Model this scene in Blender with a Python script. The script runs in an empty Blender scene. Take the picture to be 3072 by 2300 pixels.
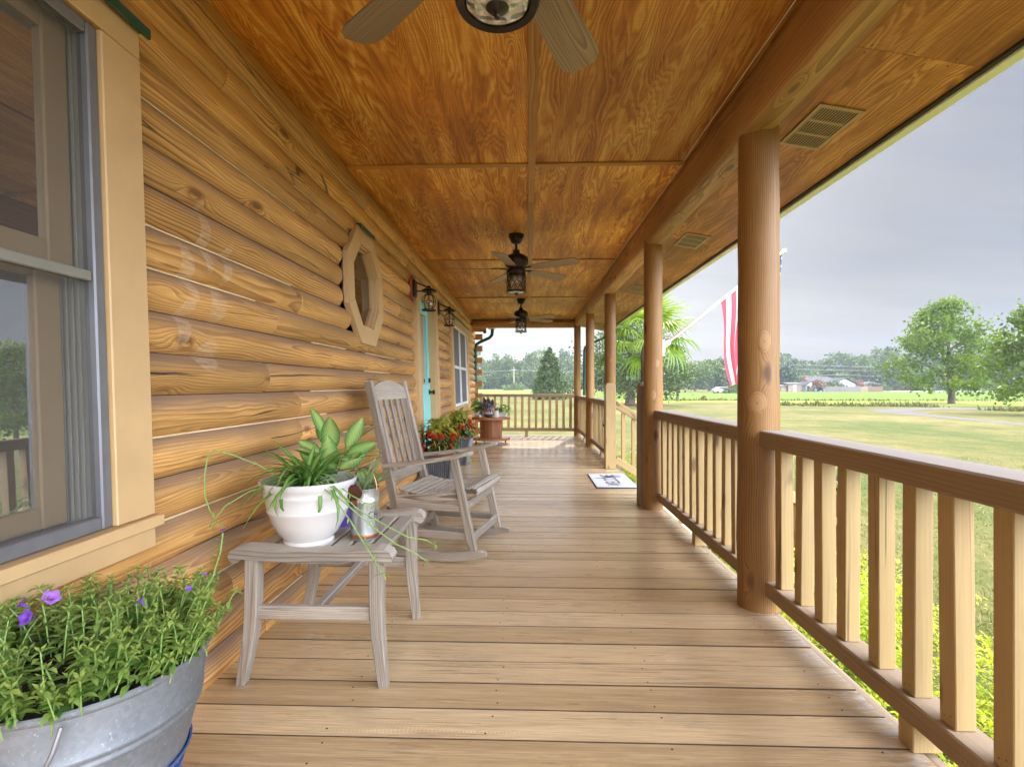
import bpy, math, random
from math import sin, cos, pi, radians, sqrt, exp, atan2
from mathutils import Vector as V, Matrix
R = random.Random(7)
sc = bpy.context.scene
COL = sc.collection

# ------------------------------------------------------------------ materials
WK = .84
class NT:
    def __init__(s, name):
        s.mat = bpy.data.materials.new(name); s.mat.use_nodes = True
        s.t = s.mat.node_tree; s.t.nodes.clear()
        s.out = s.t.nodes.new('ShaderNodeOutputMaterial')
    def n(s, typ, **kw):
        x = s.t.nodes.new(typ)
        for k, v in kw.items(): setattr(x, k, v)
        return x
    def put(s, sock, v):
        if hasattr(v, 'is_linked'): s.t.links.new(v, sock)
        elif v is not None:
            if hasattr(sock.default_value, '__len__') and not hasattr(v, '__len__'): v = (v,)*len(sock.default_value)
            if hasattr(sock.default_value, '__len__') and len(sock.default_value) == 4 and len(v) == 3: v = (*v, 1)
            sock.default_value = v
    def m(s, op, a, b=None, c=None, clamp=False):
        x = s.n('ShaderNodeMath', operation=op, use_clamp=clamp)
        s.put(x.inputs[0], a)
        if b is not None: s.put(x.inputs[1], b)
        if c is not None: s.put(x.inputs[2], c)
        return x.outputs[0]
    def vm(s, op, a, b=None, scale=None):
        x = s.n('ShaderNodeVectorMath', operation=op)
        s.put(x.inputs[0], a)
        if b is not None: s.put(x.inputs[1], b)
        if scale is not None: s.put(x.inputs['Scale'], scale)
        return x.outputs['Value'] if op in ('LENGTH', 'DISTANCE', 'DOT_PRODUCT') else x.outputs[0]
    def mix(s, f, a, b, blend='MIX'):
        x = s.n('ShaderNodeMix', data_type='RGBA', blend_type=blend)
        s.put(x.inputs[0], f); s.put(x.inputs[6], a); s.put(x.inputs[7], b)
        return x.outputs[2]
    def ramp(s, f, stops, interp='LINEAR'):
        x = s.n('ShaderNodeValToRGB'); r = x.color_ramp; r.interpolation = interp
        while len(r.elements) < len(stops): r.elements.new(0.5)
        for e, (p, c) in zip(r.elements, stops):
            e.position = p; e.color = (*c, 1) if hasattr(c, '__len__') else (c, c, c, 1)
        s.put(x.inputs[0], f); return x.outputs[0]
    def noise(s, vec, scale, detail=2, rough=.5, dist=0., dim='3D', col=False):
        x = s.n('ShaderNodeTexNoise', noise_dimensions=dim)
        if vec is not None: s.put(x.inputs['Vector'], vec)
        s.put(x.inputs['Scale'], scale); s.put(x.inputs['Detail'], detail)
        s.put(x.inputs['Roughness'], rough); s.put(x.inputs['Distortion'], dist)
        return x.outputs[1] if col else x.outputs[0]
    def vor(s, vec, scale, feat='F1', out='Distance', rnd=1.):
        x = s.n('ShaderNodeTexVoronoi', feature=feat)
        s.put(x.inputs['Vector'], vec); s.put(x.inputs['Scale'], scale); s.put(x.inputs['Randomness'], rnd)
        return x.outputs[out]
    def sep(s, v):
        x = s.n('ShaderNodeSeparateXYZ'); s.put(x.inputs[0], v); return x.outputs
    def comb(s, x_, y_, z_):
        x = s.n('ShaderNodeCombineXYZ'); s.put(x.inputs[0], x_); s.put(x.inputs[1], y_); s.put(x.inputs[2], z_); return x.outputs[0]
    def attr(s, name, out='Vector'):
        x = s.n('ShaderNodeAttribute', attribute_name=name); return x.outputs[out]
    def mapr(s, v, a, b, c=0., d=1.):
        x = s.n('ShaderNodeMapRange'); x.clamp = True
        s.put(x.inputs[0], v)
        for i, q in enumerate((a, b, c, d)): s.put(x.inputs[i+1], q)
        return x.outputs[0]
    def bump(s, h, strength=.3, dist=.01):
        x = s.n('ShaderNodeBump'); s.put(x.inputs['Strength'], strength); s.put(x.inputs['Distance'], dist); s.put(x.inputs['Height'], h)
        return x.outputs[0]
    def bsdf(s, col, rough=.6, metal=0., spec=.5, normal=None, coat=0., coatr=.2, trans=None):
        x = s.n('ShaderNodeBsdfPrincipled')
        s.put(x.inputs['Base Color'], col); s.put(x.inputs['Roughness'], rough); s.put(x.inputs['Metallic'], metal)
        s.put(x.inputs['Specular IOR Level'], spec)
        if coat is not None and (hasattr(coat, 'is_linked') or coat): s.put(x.inputs['Coat Weight'], coat); s.put(x.inputs['Coat Roughness'], coatr)
        if normal is not None: s.put(x.inputs['Normal'], normal)
        return x.outputs[0]
    def done(s, sh):
        s.t.links.new(sh, s.out.inputs[0]); return s.mat
    def mixsh(s, f, a, b):
        x = s.n('ShaderNodeMixShader'); s.put(x.inputs[0], f); s.t.links.new(a, x.inputs[1]); s.t.links.new(b, x.inputs[2]); return x.outputs[0]

def wood(name, light, mid, dark, period=.011, warp=.02, rough=.5, knots=0., fibre=.25, tone=.35, dust=0., paint=0., paintcol=None, bump=.15, spec=.4, cracks=0., ghost=False, dust_glare_col=(.22, .17, .14), dustz=None):
    light, mid, dark = [[a*WK for a in c_] for c_ in (light, mid, dark)]
    if paintcol: paintcol = [a*WK for a in paintcol]
    k = NT(name); g = k.attr('gco'); tint = k.attr('tint', 'Fac')
    w = k.noise(k.vm('MULTIPLY', g, (1.1, 5, 5)), 1., 2, .55, 0, col=True)
    w = k.vm('SCALE', k.vm('SUBTRACT', w, (.5, .5, .5)), scale=warp*2.4)
    g2 = k.vm('ADD', g, w)
    sx, sy, sz = k.sep(g2)
    r = k.m('SQRT', k.m('ADD', k.m('MULTIPLY', sy, sy), k.m('MULTIPLY', sz, sz)))
    kd = None
    if knots:
        kv = k.vm('MULTIPLY', g, (2.3, 6.8, 6.8))
        kd = k.vor(kv, 1.)
        r = k.m('ADD', r, k.m('MULTIPLY', k.m('POWER', 2.718, k.m('MULTIPLY', k.m('MULTIPLY', kd, kd), -26.)), knots*.045))
    ph = k.m('DIVIDE', r, period)
    ph = k.m('ADD', ph, k.m('MULTIPLY', k.noise(k.vm('MULTIPLY', g, (3, 22, 22)), 1., 1), .9))
    f = k.m('FRACT', ph)
    c = k.ramp(f, [(0, light), (.5, mid), (.82, dark), (.93, dark), (1, light)])
    # slow changes of ring contrast and tone along the piece
    con = k.mapr(k.noise(k.vm('MULTIPLY', g, (.9, 6, 6)), 1., 2), .3, .72)
    c = k.mix(k.m('MULTIPLY_ADD', con, .75, .2), [a*.55+b*.45 for a, b in zip(light, mid)], c)
    fb = k.noise(k.vm('MULTIPLY', g, (5, 190, 190)), 1., 6, .72)
    fbv = k.mapr(fb, .25, .75, 1-fibre, 1+fibre*.55)
    tn = k.mapr(k.noise(k.vm('MULTIPLY', g, (.8, 3, 3)), 1., 3, .6), .25, .75, 1-tone, 1+tone*.6)
    tn = k.m('MULTIPLY', tn, k.mapr(tint, 0, 1, 1-tone*.6, 1+tone*.5))
    v = k.m('MULTIPLY', fbv, tn)
    c = k.mix(1., c, k.comb(v, v, v), 'MULTIPLY')
    if paint:
        pf = k.mapr(k.noise(k.vm('MULTIPLY', g, (2.2, 26, 26)), 1., 5, .7), .36, .56, paint*.45, paint)
        pc = k.mix(1., paintcol, k.comb(*[k.mapr(tn, .4, 1.4, .8, 1.12)]*3), 'MULTIPLY')
        c = k.mix(pf, c, pc)
    if knots:
        c = k.mix(k.mapr(kd, .07, .15, .9, 0), c, [a*.55 for a in dark])
    if cracks:
        cv = k.vor(k.vm('MULTIPLY', k.vm('ADD', g, k.vm('SCALE', w, scale=.5)), (.55, 14, 14)), 1., 'DISTANCE_TO_EDGE')
        cm = k.m('MULTIPLY', k.mapr(cv, .006, .02, 1, 0), k.mapr(k.noise(k.vm('MULTIPLY', g, (1.3, 4, 4)), 1., 1), .55, .62))
        c = k.mix(k.m('MULTIPLY', cm, cracks), c, (.02, .012, .006))
    if dust:
        nz = k.sep(k.n('ShaderNodeNewGeometry').outputs['Normal'])[2]
        dn = k.noise(k.vm('MULTIPLY', g, (2, 9, 9)), 1., 4, .65)
        df = k.m('MULTIPLY', k.mapr(k.m('ADD', nz, k.m('MULTIPLY', dn, .9)), .55, 1.3), dust)
        if dustz: df = k.m('MULTIPLY', df, k.mapr(k.sep(k.n('ShaderNodeNewGeometry').outputs['Position'])[2], dustz[0], dustz[1]))
        c = k.mix(df, c, dust_glare_col)
    if ghost:   # pale bleached prints left on the logs by an old wall ornament
        P = k.n('ShaderNodeNewGeometry').outputs['Position']; px, py, pz = k.sep(P)
        acc = None
        for (y0, z0, ry, rz, an) in ((1.80, 1.56, .03, .13, .1), (1.93, 1.50, .028, .1, -.35), (1.70, 1.42, .035, .11, .3), (1.86, 1.33, .05, .075, -.1), (1.68, 1.26, .035, .12, -.35), (1.80, 1.14, .07, .055, .2)):
            dy = k.m('SUBTRACT', py, y0); dz = k.m('SUBTRACT', pz, z0)
            u = k.m('DIVIDE', k.m('ADD', k.m('MULTIPLY', dy, cos(an)), k.m('MULTIPLY', dz, sin(an))), ry)
            q = k.m('DIVIDE', k.m('SUBTRACT', k.m('MULTIPLY', dz, cos(an)), k.m('MULTIPLY', dy, sin(an))), rz)
            d = k.m('ADD', k.m('MULTIPLY', u, u), k.m('MULTIPLY', q, q))
            e = k.mapr(d, .75, 1.05, 1, 0)
            acc = e if acc is None else k.m('MAXIMUM', acc, e)
        gn = k.mapr(k.noise(k.vm('MULTIPLY', g, (10, 60, 60)), 1., 3, .7), .38, .6)
        c = k.mix(k.m('MULTIPLY', k.m('MULTIPLY', acc, gn), .36), c, (.66, .55, .42))
    h = k.m('ADD', k.m('MULTIPLY', f, .3), fb)
    nrm = k.bump(h, bump, .004)
    rr = k.mapr(fb, .3, .7, rough-.08, rough+.1)
    return k.done(k.bsdf(c, rr, 0, spec, nrm))

def plywood(name, dark, mid, light, seed=0., fine=1.):
    light, mid, dark = [[a*WK for a in c_] for c_ in (light, mid, dark)]
    k = NT(name); g = k.vm('ADD', k.attr('gco'), (seed, seed*.7, 0)); tint = k.attr('tint', 'Fac')
    gx, gy, gz = k.sep(g)
    p = k.comb(k.m('MULTIPLY', gx, .42), k.m('MULTIPLY', gy, 3.9), gz)   # x along the sheet
    wn = k.noise(k.vm('MULTIPLY', g, (1.7, 8, 1)), 1., 3, .62, 0, col=True)
    p2 = k.vm('ADD', p, k.vm('SCALE', k.vm('SUBTRACT', wn, (.5, .5, .5)), scale=.30))
    a = k.noise(p2, 1., 2, .45, .25)
    f = k.m('FRACT', k.m('MULTIPLY', a, 40.*fine))
    ring = k.ramp(f, [(0, .12), (.3, .38), (.62, .95), (.78, .8), (1, .12)])
    con = k.mapr(k.noise(k.vm('MULTIPLY', g, (.8, 2.6, 1)), 1., 2), .28, .62)
    bl = k.mapr(k.noise(k.vm('ADD', k.vm('MULTIPLY', p2, (2.4, 2.6, 1)), (9, 4, 2)), 1., 4, .62, .6), .33, .7)
    x = k.m('ADD', k.m('MULTIPLY', ring, k.m('MULTIPLY_ADD', con, .42, .12)), k.m('MULTIPLY', bl, .50))
    c = k.ramp(x, [(.05, dark), (.42, mid), (.85, light)])
    fb = k.noise(k.vm('MULTIPLY', g, (7, 260, 1)), 1., 5, .7)
    cr = k.noise(k.vm('MULTIPLY', g, (240, 7, 1)), 1., 2, .6)
    v = k.m('MULTIPLY', k.mapr(fb, .3, .7, .76, 1.16), k.mapr(cr, .3, .7, .9, 1.08))
    v = k.m('MULTIPLY', v, k.mapr(k.noise(g, .9, 2), .3, .7, .72, 1.2))
    v = k.m('MULTIPLY', v, k.mapr(tint, 0, 1, .86, 1.14))
    c = k.mix(1., c, k.comb(v, v, v), 'MULTIPLY')
    return k.done(k.bsdf(c, .5, 0, .35, k.bump(x, .08, .004)))

def plain(name, col, rough=.6, metal=0., spec=.5, var=.12, vs=6., bump=0., bs=60., coat=0.):
    k = NT(name); g = k.attr('gco')
    n = k.noise(g, vs, 4, .6); v = k.mapr(n, .25, .75, 1-var, 1+var)
    c = k.mix(1., col, k.comb(v, v, v), 'MULTIPLY')
    nm = k.bump(k.noise(g, bs, 3), bump, .004) if bump else None
    return k.done(k.bsdf(c, k.mapr(n, .3, .7, max(.02, rough-.06), rough+.06), metal, spec, nm, coat))

def leafm(name, c1, c2, rim=None, e0=.55, e1=.75, trans=.3, rough=.45, vein=0.):
    """c1..c2 by random tint; rim = colour of the leaf margin"""
    k = NT(name); t = k.attr('tint', 'Fac'); g = k.sep(k.attr('gco'))
    c = k.mix(t, c1, c2)
    if rim is not None:
        nz = k.noise(k.attr('gco'), 9., 2)
        e = k.m('ADD', g[1], k.m('MULTIPLY', k.m('SUBTRACT', nz, .5), .5))
        c = k.mix(k.mapr(e, e0, e1), c, rim)
    if vein:
        s = k.m('ABSOLUTE', k.m('SINE', k.m('MULTIPLY', k.m('ADD', g[0], k.m('MULTIPLY', g[1], .25)), 30.)))
        c = k.mix(k.m('MULTIPLY', k.mapr(s, .0, .35, 1, 0), vein), c, (.55, .62, .3))
    b = k.bsdf(c, rough, 0, .35)
    tr = k.n('ShaderNodeBsdfTranslucent'); k.put(tr.inputs[0], k.mix(1., c, (1.25, 1.3, .7), 'MULTIPLY'))
    return k.done(k.mixsh(trans, b, tr.outputs[0]))

# ------------------------------------------------------------------ mesh builder
class MB:
    def __init__(s):
        s.v = []; s.f = []; s.g = []; s.t = []; s.mi = []; s.sm = []
    def add(s, vs, fs, gs=None, t=None, mi=0, smooth=False):
        b = len(s.v); s.v += [tuple(x) for x in vs]
        s.g += [tuple(x) for x in (gs if gs is not None else vs)]
        if t is None: t = R.random()
        s.t += (list(t) if hasattr(t, '__len__') else [t]*len(vs))
        for f in fs: s.f.append(tuple(i+b for i in f)); s.mi.append(mi); s.sm.append(smooth)
    def bar(s, p0, p1, w, h, up=(0, 0, 1), ch=None, t=None, mi=0, off=None, taper=1., taperh=None, ext=0.):
        """chamfered bar from p0 to p1; w across, h along up"""
        p0 = V(p0); p1 = V(p1); d = (p1-p0); L = d.length; d.normalize(); p0 = p0-d*ext; p1 = p1+d*ext; L += 2*ext
        up = V(up); x = d.cross(up)
        if x.length < 1e-4: x = d.cross(V((1, 0, 0)))
        x.normalize(); u = x.cross(d); u.normalize()
        if ch is None: ch = min(w, h)*.1
        ch = min(ch, w*.45, h*.45, L*.45)
        if off is None: off = (R.uniform(0, 40), R.uniform(-.06, .06), R.uniform(-.06, .06))
        th = taper if taperh is None else taperh
        vs = []; gs = []
        for (l, ins, k, kh) in ((0, ch, 1, 1), (ch, 0, 1, 1), (L-ch, 0, taper, th), (L, ch, taper, th)):
            W = w*k/2-ins; H = h*kh/2-ins; cc = ch if ins == 0 else ch*.3
            W = w*k/2 - (ins if ins else 0); H = h*kh/2 - (ins if ins else 0)
            for (a, b) in ((-W+cc, -H), (W-cc, -H), (W, -H+cc), (W, H-cc), (W-cc, H), (-W+cc, H), (-W, H-cc), (-W, -H+cc)):
                vs.append(p0+d*l+x*a+u*b); gs.append((l+off[0], a+off[1], b+off[2]))
        fs = [tuple(range(7, -1, -1)), tuple(range(24, 32))]
        for r in range(3):
            for i in range(8):
                j = (i+1) % 8; fs.append((r*8+i, r*8+j, r*8+8+j, r*8+8+i))
        s.add(vs, fs, gs, t, mi)
    def box(s, lo, hi, axis=0, **kw):
        lo = V(lo); hi = V(hi); c = (lo+hi)/2; sz = hi-lo
        e = V((0, 0, 0)); e[axis] = sz[axis]/2
        if axis == 2: s.bar(c-e, c+e, sz[1], sz[0], up=(1, 0, 0), **kw)
        elif axis == 0: s.bar(c-e, c+e, sz[1], sz[2], **kw)
        else: s.bar(c-e, c+e, sz[0], sz[2], **kw)
    def tube(s, pts, rad, n=8, t=None, mi=0, cap=True, off=None, flat=1., smooth=True):
        pts = [V(p) for p in pts]; m = len(pts)
        if not hasattr(rad, '__len__'): rad = [rad]*m
        if off is None: off = (R.uniform(0, 40), R.uniform(-.02, .02), R.uniform(-.02, .02))
        vs = []; gs = []; L = 0; px = None
        for i, p in enumerate(pts):
            d = (pts[min(i+1, m-1)]-pts[max(i-1, 0)]).normalized()
            if px is None:
                x = d.cross(V((0, 0, 1)))
                if x.length < .1: x = V((1, 0, 0)) if abs(d.z) > .9 else d.cross(V((1, 0, 0)))
                x = (x-d*x.dot(d)).normalized()
            else:
                x = (px-d*px.dot(d)).normalized()
            px = x; y = d.cross(x)
            if i: L += (p-pts[i-1]).length
            for j in range(n):
                a = 2*pi*j/n; ca = cos(a)*rad[i]; sa = sin(a)*rad[i]*flat
                vs.append(p+x*ca+y*sa); gs.append((L+off[0], ca+off[1], sa+off[2]))
        fs = [(i*n+j, i*n+(j+1) % n, (i+1)*n+(j+1) % n, (i+1)*n+j) for i in range(m-1) for j in range(n)]
        if cap: fs += [tuple(range(n-1, -1, -1)), tuple(range((m-1)*n, m*n))]
        s.add(vs, fs, gs, t, mi, smooth)
    def lathe(s, prof, c=(0, 0, 0), n=28, t=None, mi=0, sx=1., sy=1., a0=0., smooth=True, squ=0.):
        vs = []; gs = []
        for (r, z) in prof:
            for j in range(n):
                a = 2*pi*j/n+a0
                vs.append((c[0]+r*cos(a)*sx, c[1]+r*sin(a)*sy, c[2]+z)); gs.append((z, r*cos(a), r*sin(a)))
        fs = [(i*n+j, i*n+(j+1) % n, (i+1)*n+(j+1) % n, (i+1)*n+j) for i in range(len(prof)-1) for j in range(n)]
        if prof[0][0] > 1e-5: fs.append(tuple(range(n-1, -1, -1)))
        if prof[-1][0] > 1e-5: fs.append(tuple(range((len(prof)-1)*n, len(prof)*n)))
        s.add(vs, fs, gs, t, mi, smooth)
    def prism(s, poly, axis, a, b, t=None, mi=0, off=None):
        """extrude 2-D polygon along axis (0,1,2) from a to b"""
        n = len(poly); vs = []
        if off is None: off = (R.uniform(0, 30), R.uniform(-.05, .05), R.uniform(-.05, .05))
        gs = []
        for q in (a, b):
            for (u, w) in poly:
                p = [0, 0, 0]; p[axis] = q; o = [i for i in range(3) if i != axis]; p[o[0]] = u; p[o[1]] = w; vs.append(p)
                gs.append((u+off[0], w+off[1], q+off[2]))
        fs = [tuple(range(n)), tuple(range(2*n-1, n-1, -1))]+[(i, (i+1) % n, n+(i+1) % n, n+i) for i in range(n)]
        s.add(vs, fs, gs, t, mi)
    def leaf(s, p, d, up, L, W, seg=3, droop=.3, fold=.15, t=None, mi=0, shape=1., curl=0.):
        p = V(p); d = V(d).normalized(); up = V(up); x = d.cross(up)
        if x.length < 1e-3: x = V((1, 0, 0))
        x.normalize(); n = x.cross(d).normalized()
        if t is None: t = R.random()
        vs = []; gs = []; fs = []; q = p.copy(); st = L/seg; off = R.uniform(0, 9)
        for i in range(seg+1):
            u = i/seg; w = W*.5*(sin(pi*min(1, (u*.94+.03))**shape)**.9) if 0 < i < seg else W*.03
            side = x*w; lift = n*(w*fold)
            vs += [q-side+lift, q, q+side+lift]; gs += [(u+off, 1, t), (u+off, 0, t), (u+off, 1, t)]
            ang = -droop*(i+.5)/seg
            dd = (d*cos(ang*1.6)+n*sin(ang*1.6))
            q = q+dd*st
        for i in range(seg):
            a = i*3; fs += [(a, a+1, a+4, a+3), (a+1, a+2, a+5, a+4)]
        s.add(vs, fs, gs, t, mi, True)
    def card(s, p, sz, t=None, mi=0, nrm=None, asp=.7):
        a = V((R.gauss(0, 1), R.gauss(0, 1), R.gauss(0, 1))).normalized()
        b = a.cross(V((R.gauss(0, 1), R.gauss(0, 1), R.gauss(0, 1)))).normalized()
        p = V(p); c = a.cross(b)
        s.add([p-a*sz*.5, p-b*sz*asp*.5+c*sz*.1, p+a*sz*.5, p+b*sz*asp*.5+c*sz*.1], [(0, 1, 2, 3)], None, t, mi)
    def build(s, name, mats, parent=None, shear=False, flip=False):
        me = bpy.data.meshes.new(name)
        vs = [(x-.035*(z-.5), y, z) for x, y, z in s.v] if shear else s.v
        me.from_pydata(vs, [], s.f)
        a = me.attributes.new('gco', 'FLOAT_VECTOR', 'POINT'); a.data.foreach_set('vector', [c for g in s.g for c in g])
        a = me.attributes.new('tint', 'FLOAT', 'POINT'); a.data.foreach_set('value', s.t)
        if not isinstance(mats, (list, tuple)): mats = [mats]
        for mt in mats: me.materials.append(mt)
        me.polygons.foreach_set('material_index', s.mi)
        me.polygons.foreach_set('use_smooth', s.sm)
        me.update()
        if any(s.sm): me.set_sharp_from_angle(angle=radians(42))
        o = bpy.data.objects.new(name, me); COL.objects.link(o)
        if parent is not None: adopt(o, parent)
        return o

def wmat(o):
    m = o.matrix_basis.copy()
    if o.parent: m = wmat(o.parent) @ o.matrix_parent_inverse @ m
    return m
def adopt(o, parent):
    o.parent = parent; o.matrix_parent_inverse = wmat(parent).inverted()
def tag(o, label, cat, group=None, kind=None):
    o['label'] = label; o['category'] = cat
    if group: o['group'] = group
    if kind: o['kind'] = kind
    return o
def struct(o, label=None, cat=None):
    o['kind'] = 'structure'
    if label: o['label'] = label
    if cat: o['category'] = cat
    return o
def thing(name, label, cat, loc=(0, 0, 0), group=None, rz=0.):
    o = bpy.data.objects.new(name, None); COL.objects.link(o); o.location = loc; o.rotation_euler = (0, 0, rz)
    o.empty_display_size = .1
    return tag(o, label, cat, group)
def kids(o): return [c for c in bpy.data.objects if c.parent == o]
def dup(root, loc=None, rz=None, label=None, group=None):
    def cp(o, par):
        c = o.copy(); COL.objects.link(c)
        if par: c.parent = par
        for ch in kids(o): cp(ch, c)
        return c
    c = cp(root, None)
    if loc is not None: c.location = loc
    if rz is not None: c.rotation_euler = (0, 0, rz)
    if label: c['label'] = label
    if group: c['group'] = group
    return c
def part(parent, name, mats, fn, shear=False):
    b = MB(); fn(b); return b.build(name, mats, parent, shear)
def bez(p0, p1, p2, p3, n):
    p0, p1, p2, p3 = map(V, (p0, p1, p2, p3)); o = []
    for i in range(n+1):
        u = i/n; o.append(p0*(1-u)**3+p1*3*u*(1-u)**2+p2*3*u*u*(1-u)+p3*u**3)
    return o
SUN, HOR, ZEN, FRONT, BACK_FILL, HAZE, EXPO = 1.7, .084, 1.2, .10, 4.4, .0005, 1.72
# ------------------------------------------------------------------ palette
M_log = wood('pine_log', (.90, .525, .18), (.74, .37, .095), (.34, .13, .032), period=.0115, warp=.036, rough=.5, knots=1., fibre=.44, tone=.36, dust=.85, dustz=(2.25, 1.55), dust_glare_col=(.245, .175, .125), bump=.2, cracks=.8, ghost=True)
M_post = wood('pine_post', (.43, .235, .075), (.31, .15, .04), (.14, .056, .014), period=.0085, warp=.009, rough=.55, knots=.8, fibre=.3, tone=.3, cracks=.35)
M_beam = wood('pine_beam', (.70, .41, .15), (.52, .265, .08), (.24, .10, .028), period=.011, warp=.014, rough=.55, knots=1., fibre=.28, tone=.3, cracks=.9)
M_batten = wood('batten_wood', (.66, .34, .085), (.52, .24, .05), (.28, .11, .02), period=.010, warp=.012, rough=.5, fibre=.25, tone=.3, knots=.5)
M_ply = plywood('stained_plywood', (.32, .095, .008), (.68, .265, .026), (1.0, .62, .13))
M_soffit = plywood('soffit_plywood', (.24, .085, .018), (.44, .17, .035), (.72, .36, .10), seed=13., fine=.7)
M_rail = wood('rail_wood', (.42, .30, .18), (.35, .24, .135), (.2, .125, .065), period=.007, warp=.012, rough=.7, fibre=.35, tone=.25, knots=.5, cracks=.5, paint=.7, paintcol=(.30, .20, .098), dust=.9, dust_glare_col=(.37, .32, .27))
M_rail_low = wood('lower_rail_wood', (.42, .30, .18), (.35, .24, .135), (.2, .125, .065), period=.007, warp=.012, rough=.7, fibre=.35, tone=.25, knots=.5, cracks=.5, paint=.6, paintcol=(.37, .25, .135), dust=.25, dust_glare_col=(.42, .34, .26))
M_bal = wood('baluster_paint', (.52, .365, .18), (.46, .31, .145), (.33, .20, .08), period=.009, warp=.012, rough=.55, fibre=.26, tone=.2, knots=.6, cracks=.6, paint=.75, paintcol=(.50, .355, .145), bump=.12)
M_tan = plain('tan_paint', (.54, .355, .165), .5, var=.06, vs=9, bump=.05, bs=120)
M_teak = wood('weathered_teak', (.50, .435, .35), (.38, .315, .24), (.16, .115, .075), period=.006, warp=.02, rough=.75, fibre=.5, tone=.36, bump=.25, dust=.7, dust_glare_col=(.47, .42, .35))  # paler upward faces put the glare on slat tops into the colour
M_spool = wood('spool_wood', (.42, .17, .06), (.31, .11, .035), (.16, .05, .015), period=.008, warp=.015, rough=.5, fibre=.3, tone=.4)
M_plaque = plain('plaque_wood', (.34, .075, .02), .45)
M_galv = None
def galv():
    k = NT('galvanised_steel'); g = k.attr('gco')
    v = k.vor(g, 120., out='Color'); s = k.sep(v)
    n = k.noise(g, 4., 4, .65)
    sp = k.mapr(k.noise(k.vm('MULTIPLY', g, (75, 140, 140)), 1., 4, .65), .62, .78)
    a = k.m('ADD', k.m('MULTIPLY', s[0], .09), k.m('MULTIPLY', n, .5))
    c = k.ramp(a, [(.1, (.12, .134, .15)), (.45, (.26, .28, .30))])
    c = k.mix(k.m('MULTIPLY', sp, .5), c, (.74, .77, .80))
    return k.done(k.bsdf(c, k.mapr(n, .3, .7, .4, .55), .55, .5, k.bump(n, .15, .01)))
M_galv = galv()
def bright_tin():
    k = NT('bright_tin'); g = k.attr('gco'); n = k.noise(k.vm('MULTIPLY', g, (9, 60, 60)), 1., 4, .6); c = k.ramp(n, [(.3, (.30, .32, .32)), (.7, (.72, .74, .73))])  # vertical streaks in the colour imitate reflections on the can
    return k.done(k.bsdf(c, k.mapr(n, .3, .7, .42, .25), .9, .5))
M_tin2 = bright_tin()
M_black = plain('black_iron', (.018, .016, .014), .45, .4, var=.3, vs=40)
M_bronze = plain('dark_bronze', (.035, .028, .02), .4, .6, var=.4, vs=30)
M_copper = plain('copper', (.46, .19, .10), .35, .9, var=.25, vs=30)
M_brown = plain('dark_brown', (.06, .03, .015), .6)
M_white = plain('white_paint', (.80, .79, .76), .45, var=.03)
M_vinyl = plain('grey_vinyl', (.36, .35, .30), .5, var=.05)
M_alu = plain('grey_aluminium', (.17, .17, .175), .4, .3, var=.1, vs=20)
M_green = plain('green_metal', (.012, .085, .062), .4, .2, var=.15)
M_fascia = plain('sage_fascia', (.74, .80, .64), .5, var=.05)
M_teal = plain('teal_paint', (.26, .66, .64), .4, var=.03)
M_ceram = plain('white_ceramic', (.58, .555, .525), .22, var=.03, vs=3)
M_pink = plain('blush_ceramic', (.74, .55, .45), .4, var=.05)
M_purple = plain('purple_ceramic', (.10, .055, .33), .25)
M_blue = plain('blue_glaze', (.03, .11, .34), .25)
M_soil = plain('soil', (.035, .022, .015), .95, var=.5, vs=40, bump=.8, bs=90)
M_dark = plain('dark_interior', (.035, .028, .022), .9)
M_caulk = plain('pale_caulk', (.72, .58, .34), .6)
M_cord = plain('white_cord', (.72, .66, .58), .5)
M_curtain = plain('sheer_curtain', (.30, .31, .27), .9, var=.2, vs=20)
M_tanvent = plain('vent_paint', (.36, .25, .14), .5, var=.06)
M_screen = plain('window_screen', (.12, .125, .135), .7, var=.1, vs=200)
def glass(name, refl=.2, tint=(.9, .95, .93), fk=.8):
    k = NT(name); gl = k.n('ShaderNodeBsdfGlossy'); k.put(gl.inputs['Roughness'], .0); k.put(gl.inputs[0], (1, 1, 1))
    tr = k.n('ShaderNodeBsdfTransparent'); k.put(tr.inputs[0], tint)
    lw = k.n('ShaderNodeLayerWeight'); k.put(lw.inputs[0], .35)
    f = k.m('ADD', k.m('MULTIPLY', lw.outputs['Fresnel'], fk), refl, clamp=True)
    return k.done(k.mixsh(f, tr.outputs[0], gl.outputs[0]))
M_pane = glass('window_glass', .20); M_clear = glass('lamp_glass', .03, (.95, .95, .93))
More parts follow.
